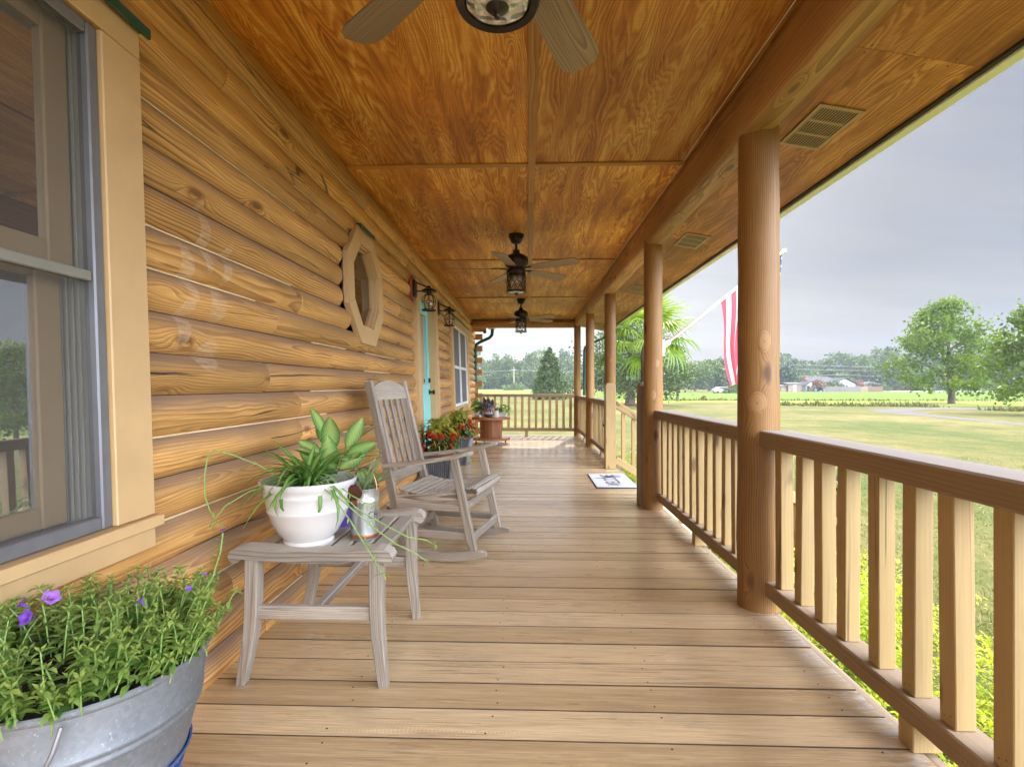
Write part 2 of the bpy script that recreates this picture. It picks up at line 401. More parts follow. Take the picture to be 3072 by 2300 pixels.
def deckmat():
    k = NT('deck_paint'); g = k.attr('gco'); t = k.attr('tint', 'Fac')
    st = k.noise(k.vm('MULTIPLY', g, (1.3, 34, 34)), 1., 4, .62)
    fi = k.noise(k.vm('MULTIPLY', g, (6, 200, 200)), 1., 6, .72)
    saw = k.m('SINE', k.m('MULTIPLY', k.m('ADD', k.sep(g)[0], k.m('MULTIPLY', st, .06)), 520.))
    sawm = k.m('MULTIPLY', k.mapr(k.noise(k.vm('MULTIPLY', g, (1.1, 12, 12)), 1., 2), .56, .64), k.mapr(t, .55, .75))
    base = k.ramp(k.m('ADD', k.m('MULTIPLY', st, .68), k.m('MULTIPLY', t, .38)), [(.25, (.46, .315, .16)), (.5, (.61, .435, .235)), (.8, (.72, .535, .305))])
    v = k.m('MULTIPLY', k.mapr(fi, .28, .72, .60, 1.22), k.m('MULTIPLY_ADD', k.m('MULTIPLY', saw, sawm), .09, 1.))
    c = k.mix(1., base, k.comb(v, v, v), 'MULTIPLY')
    # worn streaks down to grey wood, dark splits, scuffs
    wr = k.m('MULTIPLY', k.mapr(k.noise(k.vm('MULTIPLY', g, (2.2, 70, 70)), 1., 4, .7), .55, .66), k.mapr(k.noise(k.vm('MULTIPLY', g, (1.4, 5, 5)), 1., 2), .44, .60))
    c = k.mix(k.m('MULTIPLY', wr, .75), c, (.15, .10, .065))
    sc_ = k.mapr(k.noise(k.vm('MULTIPLY', g, (7, 45, 45)), 1., 4, .75), .64, .74)
    c = k.mix(k.m('MULTIPLY', sc_, .5), c, (.60, .52, .44))
    ck = k.m('MULTIPLY', k.mapr(k.noise(k.vm('MULTIPLY', g, (2.6, 150, 150)), 1., 3, .55), .66, .72), k.mapr(k.noise(k.vm('MULTIPLY', g, (3.1, 11, 11)), 1., 2), .46, .56))
    c = k.mix(k.m('MULTIPLY', ck, .8), c, (.10, .06, .03))
    bt_ = k.mapr(k.noise(k.vm('MULTIPLY', k.n('ShaderNodeNewGeometry').outputs['Position'], (2.2, 3.5, 1)), 1., 5, .7), .55, .75)
    c = k.mix(k.m('MULTIPLY', bt_, .5), c, (.24, .18, .125))
    # paint rubbed off along the open edge
    gx = k.sep(k.n('ShaderNodeNewGeometry').outputs['Position'])[0]
    ed = k.m('MULTIPLY', k.mapr(gx, .93, 1.1), k.mapr(k.noise(k.vm('MULTIPLY', g, (14, 60, 60)), 1., 4, .7), .5, .6))
    c = k.mix(k.m('MULTIPLY', ed, .75), c, (.62, .58, .56))
    h = k.m('ADD', k.m('MULTIPLY', st, .7), k.m('ADD', k.m('MULTIPLY', fi, .5), k.m('MULTIPLY', k.m('MULTIPLY', saw, sawm), .15)))
    rough = k.mapr(k.noise(k.vm('MULTIPLY', g, (2.5, 20, 20)), 1., 3, .6), .3, .7, .24, .48)
    return k.done(k.bsdf(c, rough, 0, .6, k.bump(h, .22, .005), k.mapr(k.noise(k.vm('MULTIPLY', g, (3, 16, 16)), 1., 4, .65), .35, .6, .25, .8), .2))
M_deck = deckmat()

# ------------------------------------------------------------------ deck
PITCH = .1411; Y0 = 1.4905-PITCH*15
b = MB(); i = 0; y = Y0
while y < 10.62:
    gap = R.uniform(.0022, .0042); ri = R.uniform(-.004, .004)
    dz = R.uniform(-.0012, .0012)
    off = (R.uniform(0, 60), R.uniform(-1, 1), R.uniform(-1, 1))
    b.bar((-1.24, y+PITCH/2, -.018+dz), (1.118+ri, y+PITCH/2+R.uniform(-.002, .002), -.018+dz+R.uniform(-.001, .001)), PITCH-gap, .036, ch=.0014, off=off)
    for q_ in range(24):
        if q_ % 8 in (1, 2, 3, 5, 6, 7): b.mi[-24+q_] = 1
    i += 1; y += PITCH
M_dedge = plain('grimy_shaded_edge', (.075, .045, .022), .9)  # grime and the shade in the gaps put into one dark colour
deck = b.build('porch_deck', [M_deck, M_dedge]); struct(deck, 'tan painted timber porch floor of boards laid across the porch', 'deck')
b = MB(); y = Y0
while y < 10.5:
    for x in (-.60, -.1, .42, 1.0):
        for q in (.03, .11):
            if R.random() < .75: b.lathe([(.0001, .0010), (.0028, .0008), (.0034, 0)], (x+R.gauss(0, .012), y+q+R.gauss(0, .006), .0002), 7)
    y += PITCH
b.build('nail_heads', M_bronze, deck)
b = MB(); b.box((-1.24, -.9, -.26), (1.10, -.8, -.04)); b.box((1.125, -.9, -.28), (1.16, 5.0, -.012), 1); b.box((1.125, 6.1, -.28), (1.16, 10.6, -.012), 1); b.box((-1.2, 10.585, -.28), (1.12, 10.62, -.042), 0)
b.build('rim_board', M_rail_low, deck)
part(deck, 'joist', M_brown, lambda q: q.box((-1.24, -.8, -.3), (1.1, 10.5, -.045), 1))
b = MB()
for yy in (.3, 2.4, 4.3, 6.7, 8.7, 10.4): b.box((.95, yy-.07, -.78), (1.09, yy+.07, -.3), 2)
b.build('foundation_post', M_rail, deck)

# ------------------------------------------------------------------ house wall of logs
house = thing('log_house', 'honey coloured log house with curved log wall along the porch', 'house', (-1.2, 5, 0))
WB = -1.115; CH = .1315; ZS = 1.268-CH*10; RL = .0745
OPEN = [(.30, 1.34, .66, 2.0), (5.28, 6.26, -.1, 2.02), (7.66, 9.6, .74, 2.0)]
OCT = (3.605, 1.728, .405)
b = MB(); cb = MB()
BMAX = RL-sqrt(RL*RL-CH*CH/4)
def logseg(y0, y1, zb, r0, r1):
    zm = zb+CH/2; ys = [y0]
    inner = []
    L = y1-y0
    n = max(1, int(L/.45))
    ends0 = [(0, .15), (.010, .55), (.024, .8), (.048, .95), (.075, 1)] if r0 else [(0, .93), (.004, 1)]
    ends1 = [(0, .15), (.010, .55), (.024, .8), (.048, .95), (.075, 1)] if r1 else [(0, .93), (.004, 1)]
    secs = [(y0+a, f) for a, f in ends0]
    s0 = secs[-1][0]; s1 = y1-ends1[-1][0]
    if s1 > s0: secs += [(s0+(s1-s0)*i/n, 1) for i in range(1, n)]
    secs += [(y1-a, f) for a, f in reversed(ends1)]
    off = (R.uniform(0, 80), R.uniform(-.11, -.02), R.uniform(-.075, .075))
    vs = []; gs = []; N = 10
    tl = R.uniform(-.002, .002)
    for (yy, f) in secs:
        wv = R.gauss(0, .0007)
        for j in range(N+1):
            a = (j/N-.5)*CH; bul = sqrt(RL*RL-a*a)-sqrt(RL*RL-CH*CH/4)
            x = WB-BMAX+bul*f*1.0+wv*f+tl; z = zm+a*(.72+.28*f)
            vs.append((x, yy, z)); gs.append((yy+off[0], x-WB+RL+off[1], z-zm+off[2]))
    m = len(secs)
    fs = [(i*(N+1)+j, i*(N+1)+j+1, (i+1)*(N+1)+j+1, (i+1)*(N+1)+j) for i in range(m-1) for j in range(N)]
    fs += [tuple(range(N+1)), tuple(range((m-1)*(N+1)+N, (m-1)*(N+1)-1, -1))]
    b.add(vs, fs, gs, None, 0, True)
def crack(y0, y1, z0, z1, w):
    N = 22; vs = []
    for i in range(N+1):
        u = i/N; y = y0+(y1-y0)*u; zc = z0+(z1-z0)*u+.003*sin(u*9+y0)+R.gauss(0, .0007); ww = w*(1-u)**.7*(.7+.5*abs(sin(u*7)))+.0003
        for z in (zc-ww/2, zc, zc+ww/2):
            kk = int((z-ZS)/CH); a = z-ZS-CH*kk-CH/2; vs.append((WB-BMAX+sqrt(RL*RL-a*a)-sqrt(RL*RL-CH*CH/4)+.0016, y, z))
    b.add(vs, [(i*3+j, i*3+j+1, i*3+j+4, i*3+j+3) for i in range(N) for j in range(2)], None, .5, 1, True)
for cr in ((1.46, 3.1, 1.068, 1.092, .009), (1.44, 2.2, .506, .468, .012), (1.42, 1.9, .33, .36, .008), (3.9, 4.6, 1.255, 1.225, .007), (2.2, 2.9, .80, .815, .004), (4.2, 5.1, .99, 1.0, .005), (6.7, 7.3, 1.34, 1.33, .004)): crack(*cr)
k = 0; zb = ZS
while zb < 2.44:
    zm = zb+CH/2; cuts = []
    for (a, c, z0, z1) in OPEN:
        if z0 < zm < z1: cuts.append((a, c))
    dz = abs(zm-OCT[1])/1.05
    if dz < OCT[2]-.045:
        hw = OCT[2] if dz < OCT[2]*.41 else OCT[2]*1.41-dz
        cuts.append((OCT[0]-hw, OCT[0]+hw))
    cuts.sort(); segs = []; y = -6
    for a, c in cuts: segs.append((y, a)); y = c
    segs.append((y, 11.36))
    for si, (a, c) in enumerate(segs):
        js = [a]; q = a+R.uniform(.5, 3.4)
        while q < c-.35: js.append(q); q += R.uniform(1.9, 4.2)
        js.append(c)
        for ji in range(len(js)-1):
            oc = abs(js[ji]-OCT[0]) < .4; oc1 = abs(js[ji+1]-OCT[0]) < .4
            logseg(js[ji]+(.0012 if ji else 0), js[ji+1]-(.0012 if ji < len(js)-2 else 0), zb, ji == 0 and si > 0 and not oc, ji == len(js)-2 and not oc1)
        y = a
        while y < c:   # runs of pale caulk in the seam above this course
            L = R.uniform(.3, 1.6)
            if R.random() < .55 and y+L < c: cb.box((WB-BMAX-.004, y, zb-.0028), (WB-BMAX+R.uniform(.010, .013), y+L, zb+.0028), 1, ch=.001)
            y += L+R.uniform(.1, .8)
    zb += CH; k += 1
wall = b.build('log_wall', [M_log, M_dark], house, shear=True)
cb.build('seam_caulk', M_caulk, house, shear=True)
# side wall logs crossing at the far corner (every other course shows its sawn end)
for k in range(0, 18, 2):
    zz = ZS+CH*k+CH*.5
    part(house, 'corner_log', M_beam, lambda q: q.bar((-1.9, 11.42, zz), (-1.02, 11.42, zz), .14, CH*.93, ch=.008))
part(house, 'side_wall', M_beam, lambda q: q.box((-8, 11.36, -.3), (-1.2, 11.5, 2.45)))
# dark rooms behind the openings
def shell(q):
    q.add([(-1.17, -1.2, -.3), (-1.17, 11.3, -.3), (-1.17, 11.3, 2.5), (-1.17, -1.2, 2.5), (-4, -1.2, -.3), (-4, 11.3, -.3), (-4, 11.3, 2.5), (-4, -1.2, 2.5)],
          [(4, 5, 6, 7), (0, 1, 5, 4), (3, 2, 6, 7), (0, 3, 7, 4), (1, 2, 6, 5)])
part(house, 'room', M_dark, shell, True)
def backing(q):
    for (y0, y1, z0, z1) in ((-6, .3, -.3, 2.5), (1.34, 3.2, -.3, 2.5), (3.2, 4.0, -.3, 1.36), (3.2, 4.0, 2.1, 2.5), (4.0, 5.28, -.3, 2.5), (6.26, 7.66, -.3, 2.5), (9.6, 11.3, -.3, 2.5), (.3, 1.34, -.3, .66), (.3, 1.34, 2.0, 2.5), (5.28, 6.26, 2.02, 2.5), (7.66, 9.6, -.3, .74), (7.66, 9.6, 2.0, 2.5)):
        q.box((-1.168, y0, z0), (-1.152, y1, z1), 1, ch=.0005)
part(house, 'wall_backing', M_brown, backing, True)

# near window
M_sash = plain('dimmed_tan_paint', (.46, .31, .15), .5, var=.06)  # casing tan darkened; dimming behind the screen put into the colour
win = MB()
cx = WB+.03
win.box((cx-.055, 1.325, .66), (cx, 1.462, 1.985), 2, ch=.003)
win.box((cx-.055, .18, 1.9875), (cx, 1.462, 2.075), 1, ch=.003)
win.box((cx-.055, .18, .66), (cx, .31, 1.985), 2, ch=.003)
win.box((cx-.055, .17, .626), (cx+.018, 1.475, .6575), 1, ch=.003)
win.box((cx-.055, .18, .565), (cx-.001, 1.462, .6235), 1, ch=.003)
window = win.build('window', M_tan, house, True); window['label'] = 'tall double hung window with wide tan casing at left edge'
part(window, 'head_flashing', M_green, lambda q: (q.box((cx-.05, .15, 2.078), (cx+.022, 1.48, 2.088), 1, ch=.001), q.box((cx+.012, .15, 2.058), (cx+.022, 1.48, 2.0785), 1, ch=.001)), True)
def scr(q):
    q.box((cx-.045, 1.292, .66), (cx-.012, 1.3245, 1.985), 2, ch=.004); q.box((cx-.045, .31, .66), (cx-.012, 1.29, .695), 1, ch=.004)
    q.box((cx-.045, .31, 1.95), (cx-.012, 1.29, 1.985), 1, ch=.004)
part(window, 'screen_frame', M_alu, scr, True)
part(window, 'screen_bar', plain('screen_bar_paint', (.20, .19, .15), .5), lambda q: q.box((cx-.040, .31, 1.305), (cx-.018, 1.291, 1.332), 1, ch=.003), True)
def liner(q):
    q.box((cx-.125, 1.30, .665), (cx-.046, 1.335, 1.98), 2, ch=.001)
    for w in (.062, .078, .095, .11): q.box((cx-w-.004, 1.293, .665), (cx-w+.004, 1.299, 1.98), 2, ch=.001)
part(window, 'jamb_liner', M_vinyl, liner, True)
def sash(x0, x1, z0, z1, y1):
    def f(q):
        q.box((x0, y1-.07, z0), (x1, y1, z1), 2, ch=.004); q.box((x0, .34, z0), (x0+.07*0+x1-x0, .41, z1), 2, ch=.004) if False else None
        q.box((x0, .30, z0), (x1, y1-.0705, z0+.055), 1, ch=.004); q.box((x0, .30, z1-.055), (x1, y1-.0705, z1), 1, ch=.004)
    return f
part(window, 'upper_sash', M_sash, sash(cx-.095, cx-.065, 1.34, 1.975, 1.29), True)
part(window, 'lower_sash', M_sash, sash(cx-.125, cx-.098, .68, 1.36, 1.285), True)
part(window, 'pane', M_pane, lambda q: (q.box((cx-.083, .3, 1.39), (cx-.079, 1.222, 1.925), 1, ch=.0005), q.box((cx-.114, .3, .73), (cx-.110, 1.218, 1.31), 1, ch=.0005)), True)
def meshm():
    k = NT('insect_screen'); d = k.n('ShaderNodeBsdfDiffuse'); k.put(d.inputs[0], (.10, .098, .09)); tr = k.n('ShaderNodeBsdfTransparent')
    return k.done(k.mixsh(.48, tr.outputs[0], d.outputs[0]))
part(window, 'insect_screen', meshm(), lambda q: q.add([(cx-.030, .31, .69), (cx-.030, 1.293, .69), (cx-.030, 1.293, 1.955), (cx-.030, .31, 1.955)], [(0, 1, 2, 3)]), True)
def curt(q):
    N = 26; vs = []
    for i in range(N):
        y = .55+i*.022; x = cx-.21+.018*sin(i*1.7)
        vs += [(x, y, .7), (x, y, 2.0)]
    q.add(vs, [(2*i, 2*i+2, 2*i+3, 2*i+1) for i in range(N-1)], None, .5, 0, True)
part(window, 'curtain', M_curtain, curt, True)

# octagonal window
def octp(r, z=0): return [(OCT[0]+r/cos(pi/8)*cos(pi/8+i*pi/4), OCT[1]+1.05*r/cos(pi/8)*sin(pi/8+i*pi/4)) for i in range(8)]
def ring8(q, r0, r1, x0, x1, gap=0.0015):
    a = octp(r0); c = octp(r1)
    for i in range(8):
        j = (i+1) % 8
        def lp(p, w, s): return (p[0]+(w[0]-p[0])*s, p[1]+(w[1]-p[1])*s)
        s0 = gap/.3
        poly = [lp(a[i], a[j], s0), lp(a[i], a[j], 1-s0), lp(c[i], c[j], 1-s0), lp(c[i], c[j], s0)]
        q.prism(poly, 0, x0, x1)
ob = MB(); ring8(ob, .272, .385, WB-.022, WB+.014)
octw = ob.build('octagon_window', M_tan, house, True); octw['label'] = 'small octagonal window with wide tan casing'
part(octw, 'jamb', M_tan, lambda q: (ring8(q, .260, .2715, WB-.075, WB-.004), ring8(q, .250, .2595, WB-.075, WB-.03)), True)
P8 = octp(.2515)
part(octw, 'pane', glass('dim_glass', .03, (.6, .52, .45), .3), lambda q: q.prism(P8, 0, WB-.056, WB-.052), True)
T8 = octp(.393)
part(octw, 'head_flashing', M_green, lambda q: (q.box((WB-.03, OCT[0]-.16, OCT[1]+.408), (WB+.034, OCT[0]+.16, OCT[1]+.414), 1, ch=.001), q.box((WB+.026, OCT[0]-.16, OCT[1]+.386), (WB+.034, OCT[0]+.16, OCT[1]+.4078), 1, ch=.001)), True)

# front door
db = MB()
db.box((WB-.05, 5.158, -.0), (WB+.03, 5.3195, 2.03), 2, ch=.003); db.box((WB-.05, 6.221, 0), (WB+.03, 6.385, 2.03), 2, ch=.003)
db.box((WB-.05, 5.158, 2.032), (WB+.03, 6.385, 2.13), 1, ch=.003)
door = db.build('door_casing', M_tan, house, True)
part(door, 'jamb', M_tan, lambda q: (q.box((WB-.12, 6.19, .0), (WB+.01, 6.22, 2.0), 2, ch=.002), q.box((WB-.12, 5.3205, .0), (WB+.01, 5.345, 2.0), 2, ch=.002), q.box((WB-.12, 5.3455, 2.0), (WB+.01, 6.1895, 2.03), 1, ch=.002), q.box((WB-.14, 5.3455, .001), (WB+.03, 6.1895, .02), 1, ch=.002)), True)
def slab(q):
    x0, x1 = WB-.10, WB-.062
    q.box((x0, 5.346, .022), (x1, 5.47, 1.998), 2, ch=.002); q.box((x0, 6.065, .022), (x1, 6.189, 1.998), 2, ch=.002)
    q.box((x0, 5.4705, 1.86), (x1, 6.0645, 1.998), 1, ch=.002); q.box((x0, 5.4705, .022), (x1-.006, 6.0645, .99), 1, ch=.002)
    q.box((x0, 5.4705, .93), (x1, 6.0645, 1.05), 1, ch=.002); q.box((x0, 5.4705, .022), (x1, 6.0645, .2), 1, ch=.002)
    for (y0, y1) in ((5.53, 5.74), (5.80, 6.01)): q.box((x1-.007, y0, .28), (x1+.004, y1, .84), 2, ch=.006)
doorl = part(house, 'door', M_teal, slab, True); doorl['label'] = 'teal half glass front door'
part(doorl, 'pane', M_pane, lambda q: q.box((WB-.083, 5.4705, 1.05), (WB-.079, 6.0645, 1.86), 2, ch=.0005), True)
def knob(z, big):
    def f(q):
        n0 = len(q.v); q.lathe([(.031, 0), (.031, .006), (.024, .012), (.011, .014), (.011, .038), (.024, .044), (.029, .056), (.024, .068), (.0001, .072)] if big else [(.031, 0), (.031, .008), (.025, .018), (.02, .022), (.0001, .024)], (0, 0, 0), 18)
        q.v[n0:] = [(WB-.062+p[2], 6.125+p[1], z+p[0]) for p in q.v[n0:]]
    return f
part(doorl, 'knob', M_black, knob(.955, True), True); part(doorl, 'deadbolt', M_black, knob(1.095, False), True)

# far window with white gridded screen
wb = MB()
wb.box((WB-.05, 7.6, .70), (WB+.03, 7.72, 2.0), 2, ch=.003); wb.box((WB-.05, 9.53, .70), (WB+.03, 9.65, 2.0), 2, ch=.003)
wb.box((WB-.05, 7.6, 2.002), (WB+.03, 9.65, 2.10), 1, ch=.003); wb.box((WB-.05, 7.58, .60), (WB+.035, 9.67, .698), 1, ch=.003)
w2 = wb.build('window', M_tan, house, True); w2['label'] = 'far porch window with white grid and grey screens'
def grid(q):
    x0, x1 = WB-.03, WB+.008
    for y in (7.745, 8.625, 9.505): q.box((x0, y-.024, .70), (x1, y+.024, 2.0), 2, ch=.003)
    for (a, c) in ((7.770, 8.600), (8.650, 9.480)):
        for z in (.725, 1.33, 1.975): q.box((x0, a, z-.022), (x1-.001, c, z+.022), 1, ch=.003)
part(w2, 'frame', M_white, grid, True)
part(w2, 'screen', M_screen, lambda q: q.box((WB-.022, 7.72, .70), (WB-.016, 9.53, 2.0), 1, ch=.0005), True)
part(house, 'head_flashing', M_green, lambda q: q.box((WB-.03, 7.57, 2.103), (WB+.05, 9.68, 2.112), 1, ch=.001), True)

# downspouts and eave
def spout(pts): return lambda q: q.tube(pts, .034, 12, flat=.8)
part(house, 'downspout', M_green, spout([(-.77, 11.0, 2.34), (-.77, 11.0, 2.2), (-.78, 11.0, 2.12), (-.84, 11.02, 2.06), (-1.04, 11.06, 1.98), (-1.12, 11.08, 1.93), (-1.145, 11.08, 1.84), (-1.145, 11.08, -.6)]))
part(house, 'downspout', M_green, spout([(1.70, 11.0, 2.18), (1.69, 11.0, 2.10), (1.62, 11.0, 2.05), (1.32, 10.98, 1.92), (1.22, 10.95, 1.85), (1.20, 10.95, 1.76), (1.20, 10.95, -.6)]))
def roof(q):
    q.add([(1.73, -2, 2.26), (1.73, 11.1, 2.26), (-4.2, 11.1, 4.6), (-4.2, -2, 4.6), (1.73, -2, 2.30), (1.73, 11.1, 2.30), (-4.2, 11.1, 4.64), (-4.2, -2, 4.64)],
          [(0, 1, 2, 3), (4, 5, 6, 7), (0, 1, 5, 4), (1, 2, 6, 5), (3, 0, 4, 7), (2, 3, 7, 6)])
part(house, 'roof', M_green, roof)
part(house, 'fascia', M_fascia, lambda q: (q.box((1.678, -2, 2.174), (1.728, 11.1, 2.275), 1, ch=.003)))
part(house, 'eave_gap_strip', M_dark, lambda q: q.box((1.655, -2, 2.183), (1.6775, 11.1, 2.20), 1, ch=.002))  # dark strip filling the gap between soffit and fascia
part(house, 'gutter_outlet', M_fascia, lambda q: (q.box((-.86, 10.9, 2.25), (-.72, 11.1, 2.36)), ))
part(house, 'security_light', M_dark, lambda q: (q.lathe([(.001, -.05), (.03, -.04), (.035, 0), (.02, .03), (.012, .05)], (-.93, 10.95, 2.20), 12), q.tube([(-.93, 10.95, 2.24), (-.93, 10.95, 2.31)], .008, 6)))

# ------------------------------------------------------------------ ceiling
b = MB(); ys = [-1.65, .80, 3.255, 5.725, 8.155, 10.9]
for (x0, x1) in ((-1.26, .0215), (.0225, 1.03)):
    for i in range(5):
        ox, oy = R.uniform(0, 40), R.uniform(0, 40)
        vs = [(x0, ys[i], 2.445), (x1, ys[i], 2.445), (x1, ys[i+1], 2.445), (x0, ys[i+1], 2.445), (x0, ys[i], 2.455), (x1, ys[i], 2.455), (x1, ys[i+1], 2.455), (x0, ys[i+1], 2.455)]
        gs = [(v[1]-ys[i]+oy, v[0]-x0+ox, 0) for v in vs]
        b.add(vs, [(3, 2, 1, 0), (4, 5, 6, 7), (0, 1, 5, 4), (1, 2, 6, 5), (2, 3, 7, 6), (3, 0, 4, 7)], gs)
ceil = b.build('porch_ceiling', M_ply); struct(ceil, 'stained plywood porch ceiling with swirling golden grain', 'ceiling')
def bt(q):
    y = -1.6
    for y1 in (.9, 3.0, 3.9, 6.3, 8.7, 10.6): q.box((.0, y+.0008, 2.431), (.046, y1-.0008, 2.4447), 1, ch=.002); y = y1
part(ceil, 'long_batten', M_batten, bt)
for y in ys[1:5]:
    part(ceil, 'cross_batten', M_batten, lambda q: (q.box((-1.16, y-.022, 2.434), (-.0005, y+.022, 2.4446), 0, ch=.002), q.box((.0465, y-.022, 2.434), (.99, y+.022, 2.4446), 0, ch=.002)))
def trim(q):
    y = -1.6
    for y1 in (1.4, 4.4, 7.1, 10.6):
        q.box((-1.215, y+.0008, 2.395), (-1.172, y1-.0008, 2.4445), 1, ch=.004); y = y1
part(ceil, 'corner_trim', M_batten, trim)
# soffit outside the beam
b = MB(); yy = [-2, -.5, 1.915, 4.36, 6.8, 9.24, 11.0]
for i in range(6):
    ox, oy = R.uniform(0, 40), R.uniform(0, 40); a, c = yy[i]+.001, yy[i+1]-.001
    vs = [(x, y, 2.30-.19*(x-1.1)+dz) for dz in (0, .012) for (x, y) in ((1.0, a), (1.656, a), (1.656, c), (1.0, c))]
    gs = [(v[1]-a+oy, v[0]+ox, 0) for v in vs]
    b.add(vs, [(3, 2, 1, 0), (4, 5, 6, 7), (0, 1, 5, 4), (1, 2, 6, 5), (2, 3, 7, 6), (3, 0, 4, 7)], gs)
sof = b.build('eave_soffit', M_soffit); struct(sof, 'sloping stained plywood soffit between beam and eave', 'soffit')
part(sof, 'nail', M_dark, lambda q: [q.lathe([(.0001, -.001), (.004, 0)], (x, y+dy, 2.2985-.19*(x-1.1)), 6) for y in yy[1:6] for x in (1.25, 1.40, 1.55) for dy in (-.02, .02)])

# beams
def logbeam(q, y0, y1, zc0, zc1, x0=1.062, hw=.074, hh=.125, ph=0):
    n = int((y1-y0)/.35); N = 20; vs = []; gs = []; off = (R.uniform(0, 50), R.uniform(-.04, .04), R.uniform(-.05, .05))
    for i in range(n+1):
        u = i/n; y = y0+(y1-y0)*u; zc = zc0+(zc1-zc0)*u
        for j in range(N):
            a = 2*pi*(j+.5)/N; ca, sa = cos(a), sin(a); e = 2/5.5
            w = R.gauss(0, .0012)
            x = (abs(ca)**e)*(1 if ca > 0 else -1)*(hw+w); z = (abs(sa)**e)*(1 if sa > 0 else -1)*(hh)
            if x < 0: x *= 1+.10*(1-abs(z/hh))
            vs.append((x0+x, y, zc+z)); gs.append((y+off[0], x+off[1], z+off[2]))
    fs = [(i*N+j, (i+1)*N+j, (i+1)*N+(j+1) % N, i*N+(j+1) % N) for i in range(n) for j in range(N)]
    fs += [tuple(range(N)), tuple(range(n*N+N-1, n*N-1, -1))]
    q.add(vs, fs, gs, None, 0, True)
pb = MB(); logbeam(pb, -1.8, 4.33, 2.30, 2.332); logbeam(pb, 4.333, 8.63, 2.332, 2.366, 1.06); logbeam(pb, 8.633, 10.78, 2.366, 2.385, 1.055)
beam = pb.build('porch_beam', M_beam); struct(beam, 'long squared log beam carried by the porch posts', 'beam')
eb = MB(); eb.tube([(-1.25+i*.2, 10.72, 2.335) for i in range(12)]+[(.985, 10.72, 2.335)], .095, 18)
ebeam = eb.build('end_beam', M_beam); struct(ebeam, 'round log beam across the far end of the porch', 'beam')
eb = MB(); eb.tube([(-1.6, 10.95, 2.245), (-.9, 10.95, 2.245)], .06, 14); eb.build('log_stub', M_beam, house)
cab = MB(); cab.tube([(.973, -1.6+i*.4, 2.438+.003*sin(i*1.3)) for i in range(31)], .0028, 6)
tag(cab.build('cord', M_cord), 'thin white cord running along the ceiling beside the beam', 'cord')

# ------------------------------------------------------------------ posts
def knotpatch(q, cx_, cy_, r, ang, z, ry, rz):
    N = 24; K = 6; vs = []; gs = []
    for kk in range(K+1):
        s = kk/K
        for j in range(N):
            a = 2*pi*j/N; u = ry*s*cos(a)*(1+.08*sin(2*a+1)); w = rz*s*sin(a)
            t = ang+u/r; rr = r+.0016*(1-s**4)
            vs.append((cx_+rr*cos(t), cy_+rr*sin(t), z+w)); gs.append((s, 0, 0))
    fs = [(kk*N+j, kk*N+(j+1) % N, (kk+1)*N+(j+1) % N, (kk+1)*N+j) for kk in range(K) for j in range(N)]
    q.add(vs, fs, gs, .5, 1, True)
def knotmat():
    k = NT('branch_knot'); g = k.attr('gco'); s = k.sep(g)[0]
    n = k.noise(k.n('ShaderNodeNewGeometry').outputs['Position'], 45., 3)
    f = k.m('FRACT', k.m('ADD', k.m('MULTIPLY', s, 7.), k.m('MULTIPLY', n, 1.2)))
    c = k.mix(k.mapr(f, .55, .9), (.36, .20, .075), (.27, .14, .05))
    c = k.mix(k.mapr(s, .78, .84), c, (.22, .11, .04)); c = k.mix(k.mapr(s, .86, .95), c, (.38, .215, .075))
    c = k.mix(k.mapr(s, .10, .03), c, (.03, .015, .008))
    return k.done(k.bsdf(c, .6))
M_knot = knotmat()
POSTS = [(1.085, 2.44, .0905, 2.195, 'nearest round log porch post with two big pale knots'), (1.055, 4.34, .0775, 2.225, 'round log porch post where the flag bracket is fixed'),
         (1.073, 6.71, .0735, 2.245, 'round log porch post behind the tall chamfered square newel'), (1.048, 8.67, .073, 2.25, 'slim round log post with a long crack before the corner'), (1.02, 10.6, .07, 2.27, 'round log corner post at the far end of the porch')]
for (x, y, r, zt, lab) in POSTS:
    q = MB(); an_ = R.uniform(0, 6.28); off = (R.uniform(0, 60), .085*cos(an_), .085*sin(an_))
    zs = [0]+[zt*i/14 for i in range(1, 14)]+[zt+.03]
    q.tube([(x+R.gauss(0, .0012), y+R.gauss(0, .0012), z) for z in zs], [r*(1.03-.05*i/14)+R.gauss(0, .0008) for i in range(15)], 28, off=off)
    ca = atan2(-y, -x)
    if y < 3:
        knotpatch(q, x, y, r*1.003, ca+.28, 1.235, .026, .05); knotpatch(q, x, y, r*1.008, ca-.05, .955, .036, .052)
    elif y < 5:
        knotpatch(q, x, y, r*1.01, ca+.0, .955, .026, .045); knotpatch(q, x, y, r*1.003, ca+.45, 1.215, .02, .035)
    elif y < 7: knotpatch(q, x, y, r*1.005, ca+.1, 1.36, .013, .02)
    o = q.build('porch_post', [M_post, M_knot]); tag(o, lab, 'post', 'round log posts of the porch')

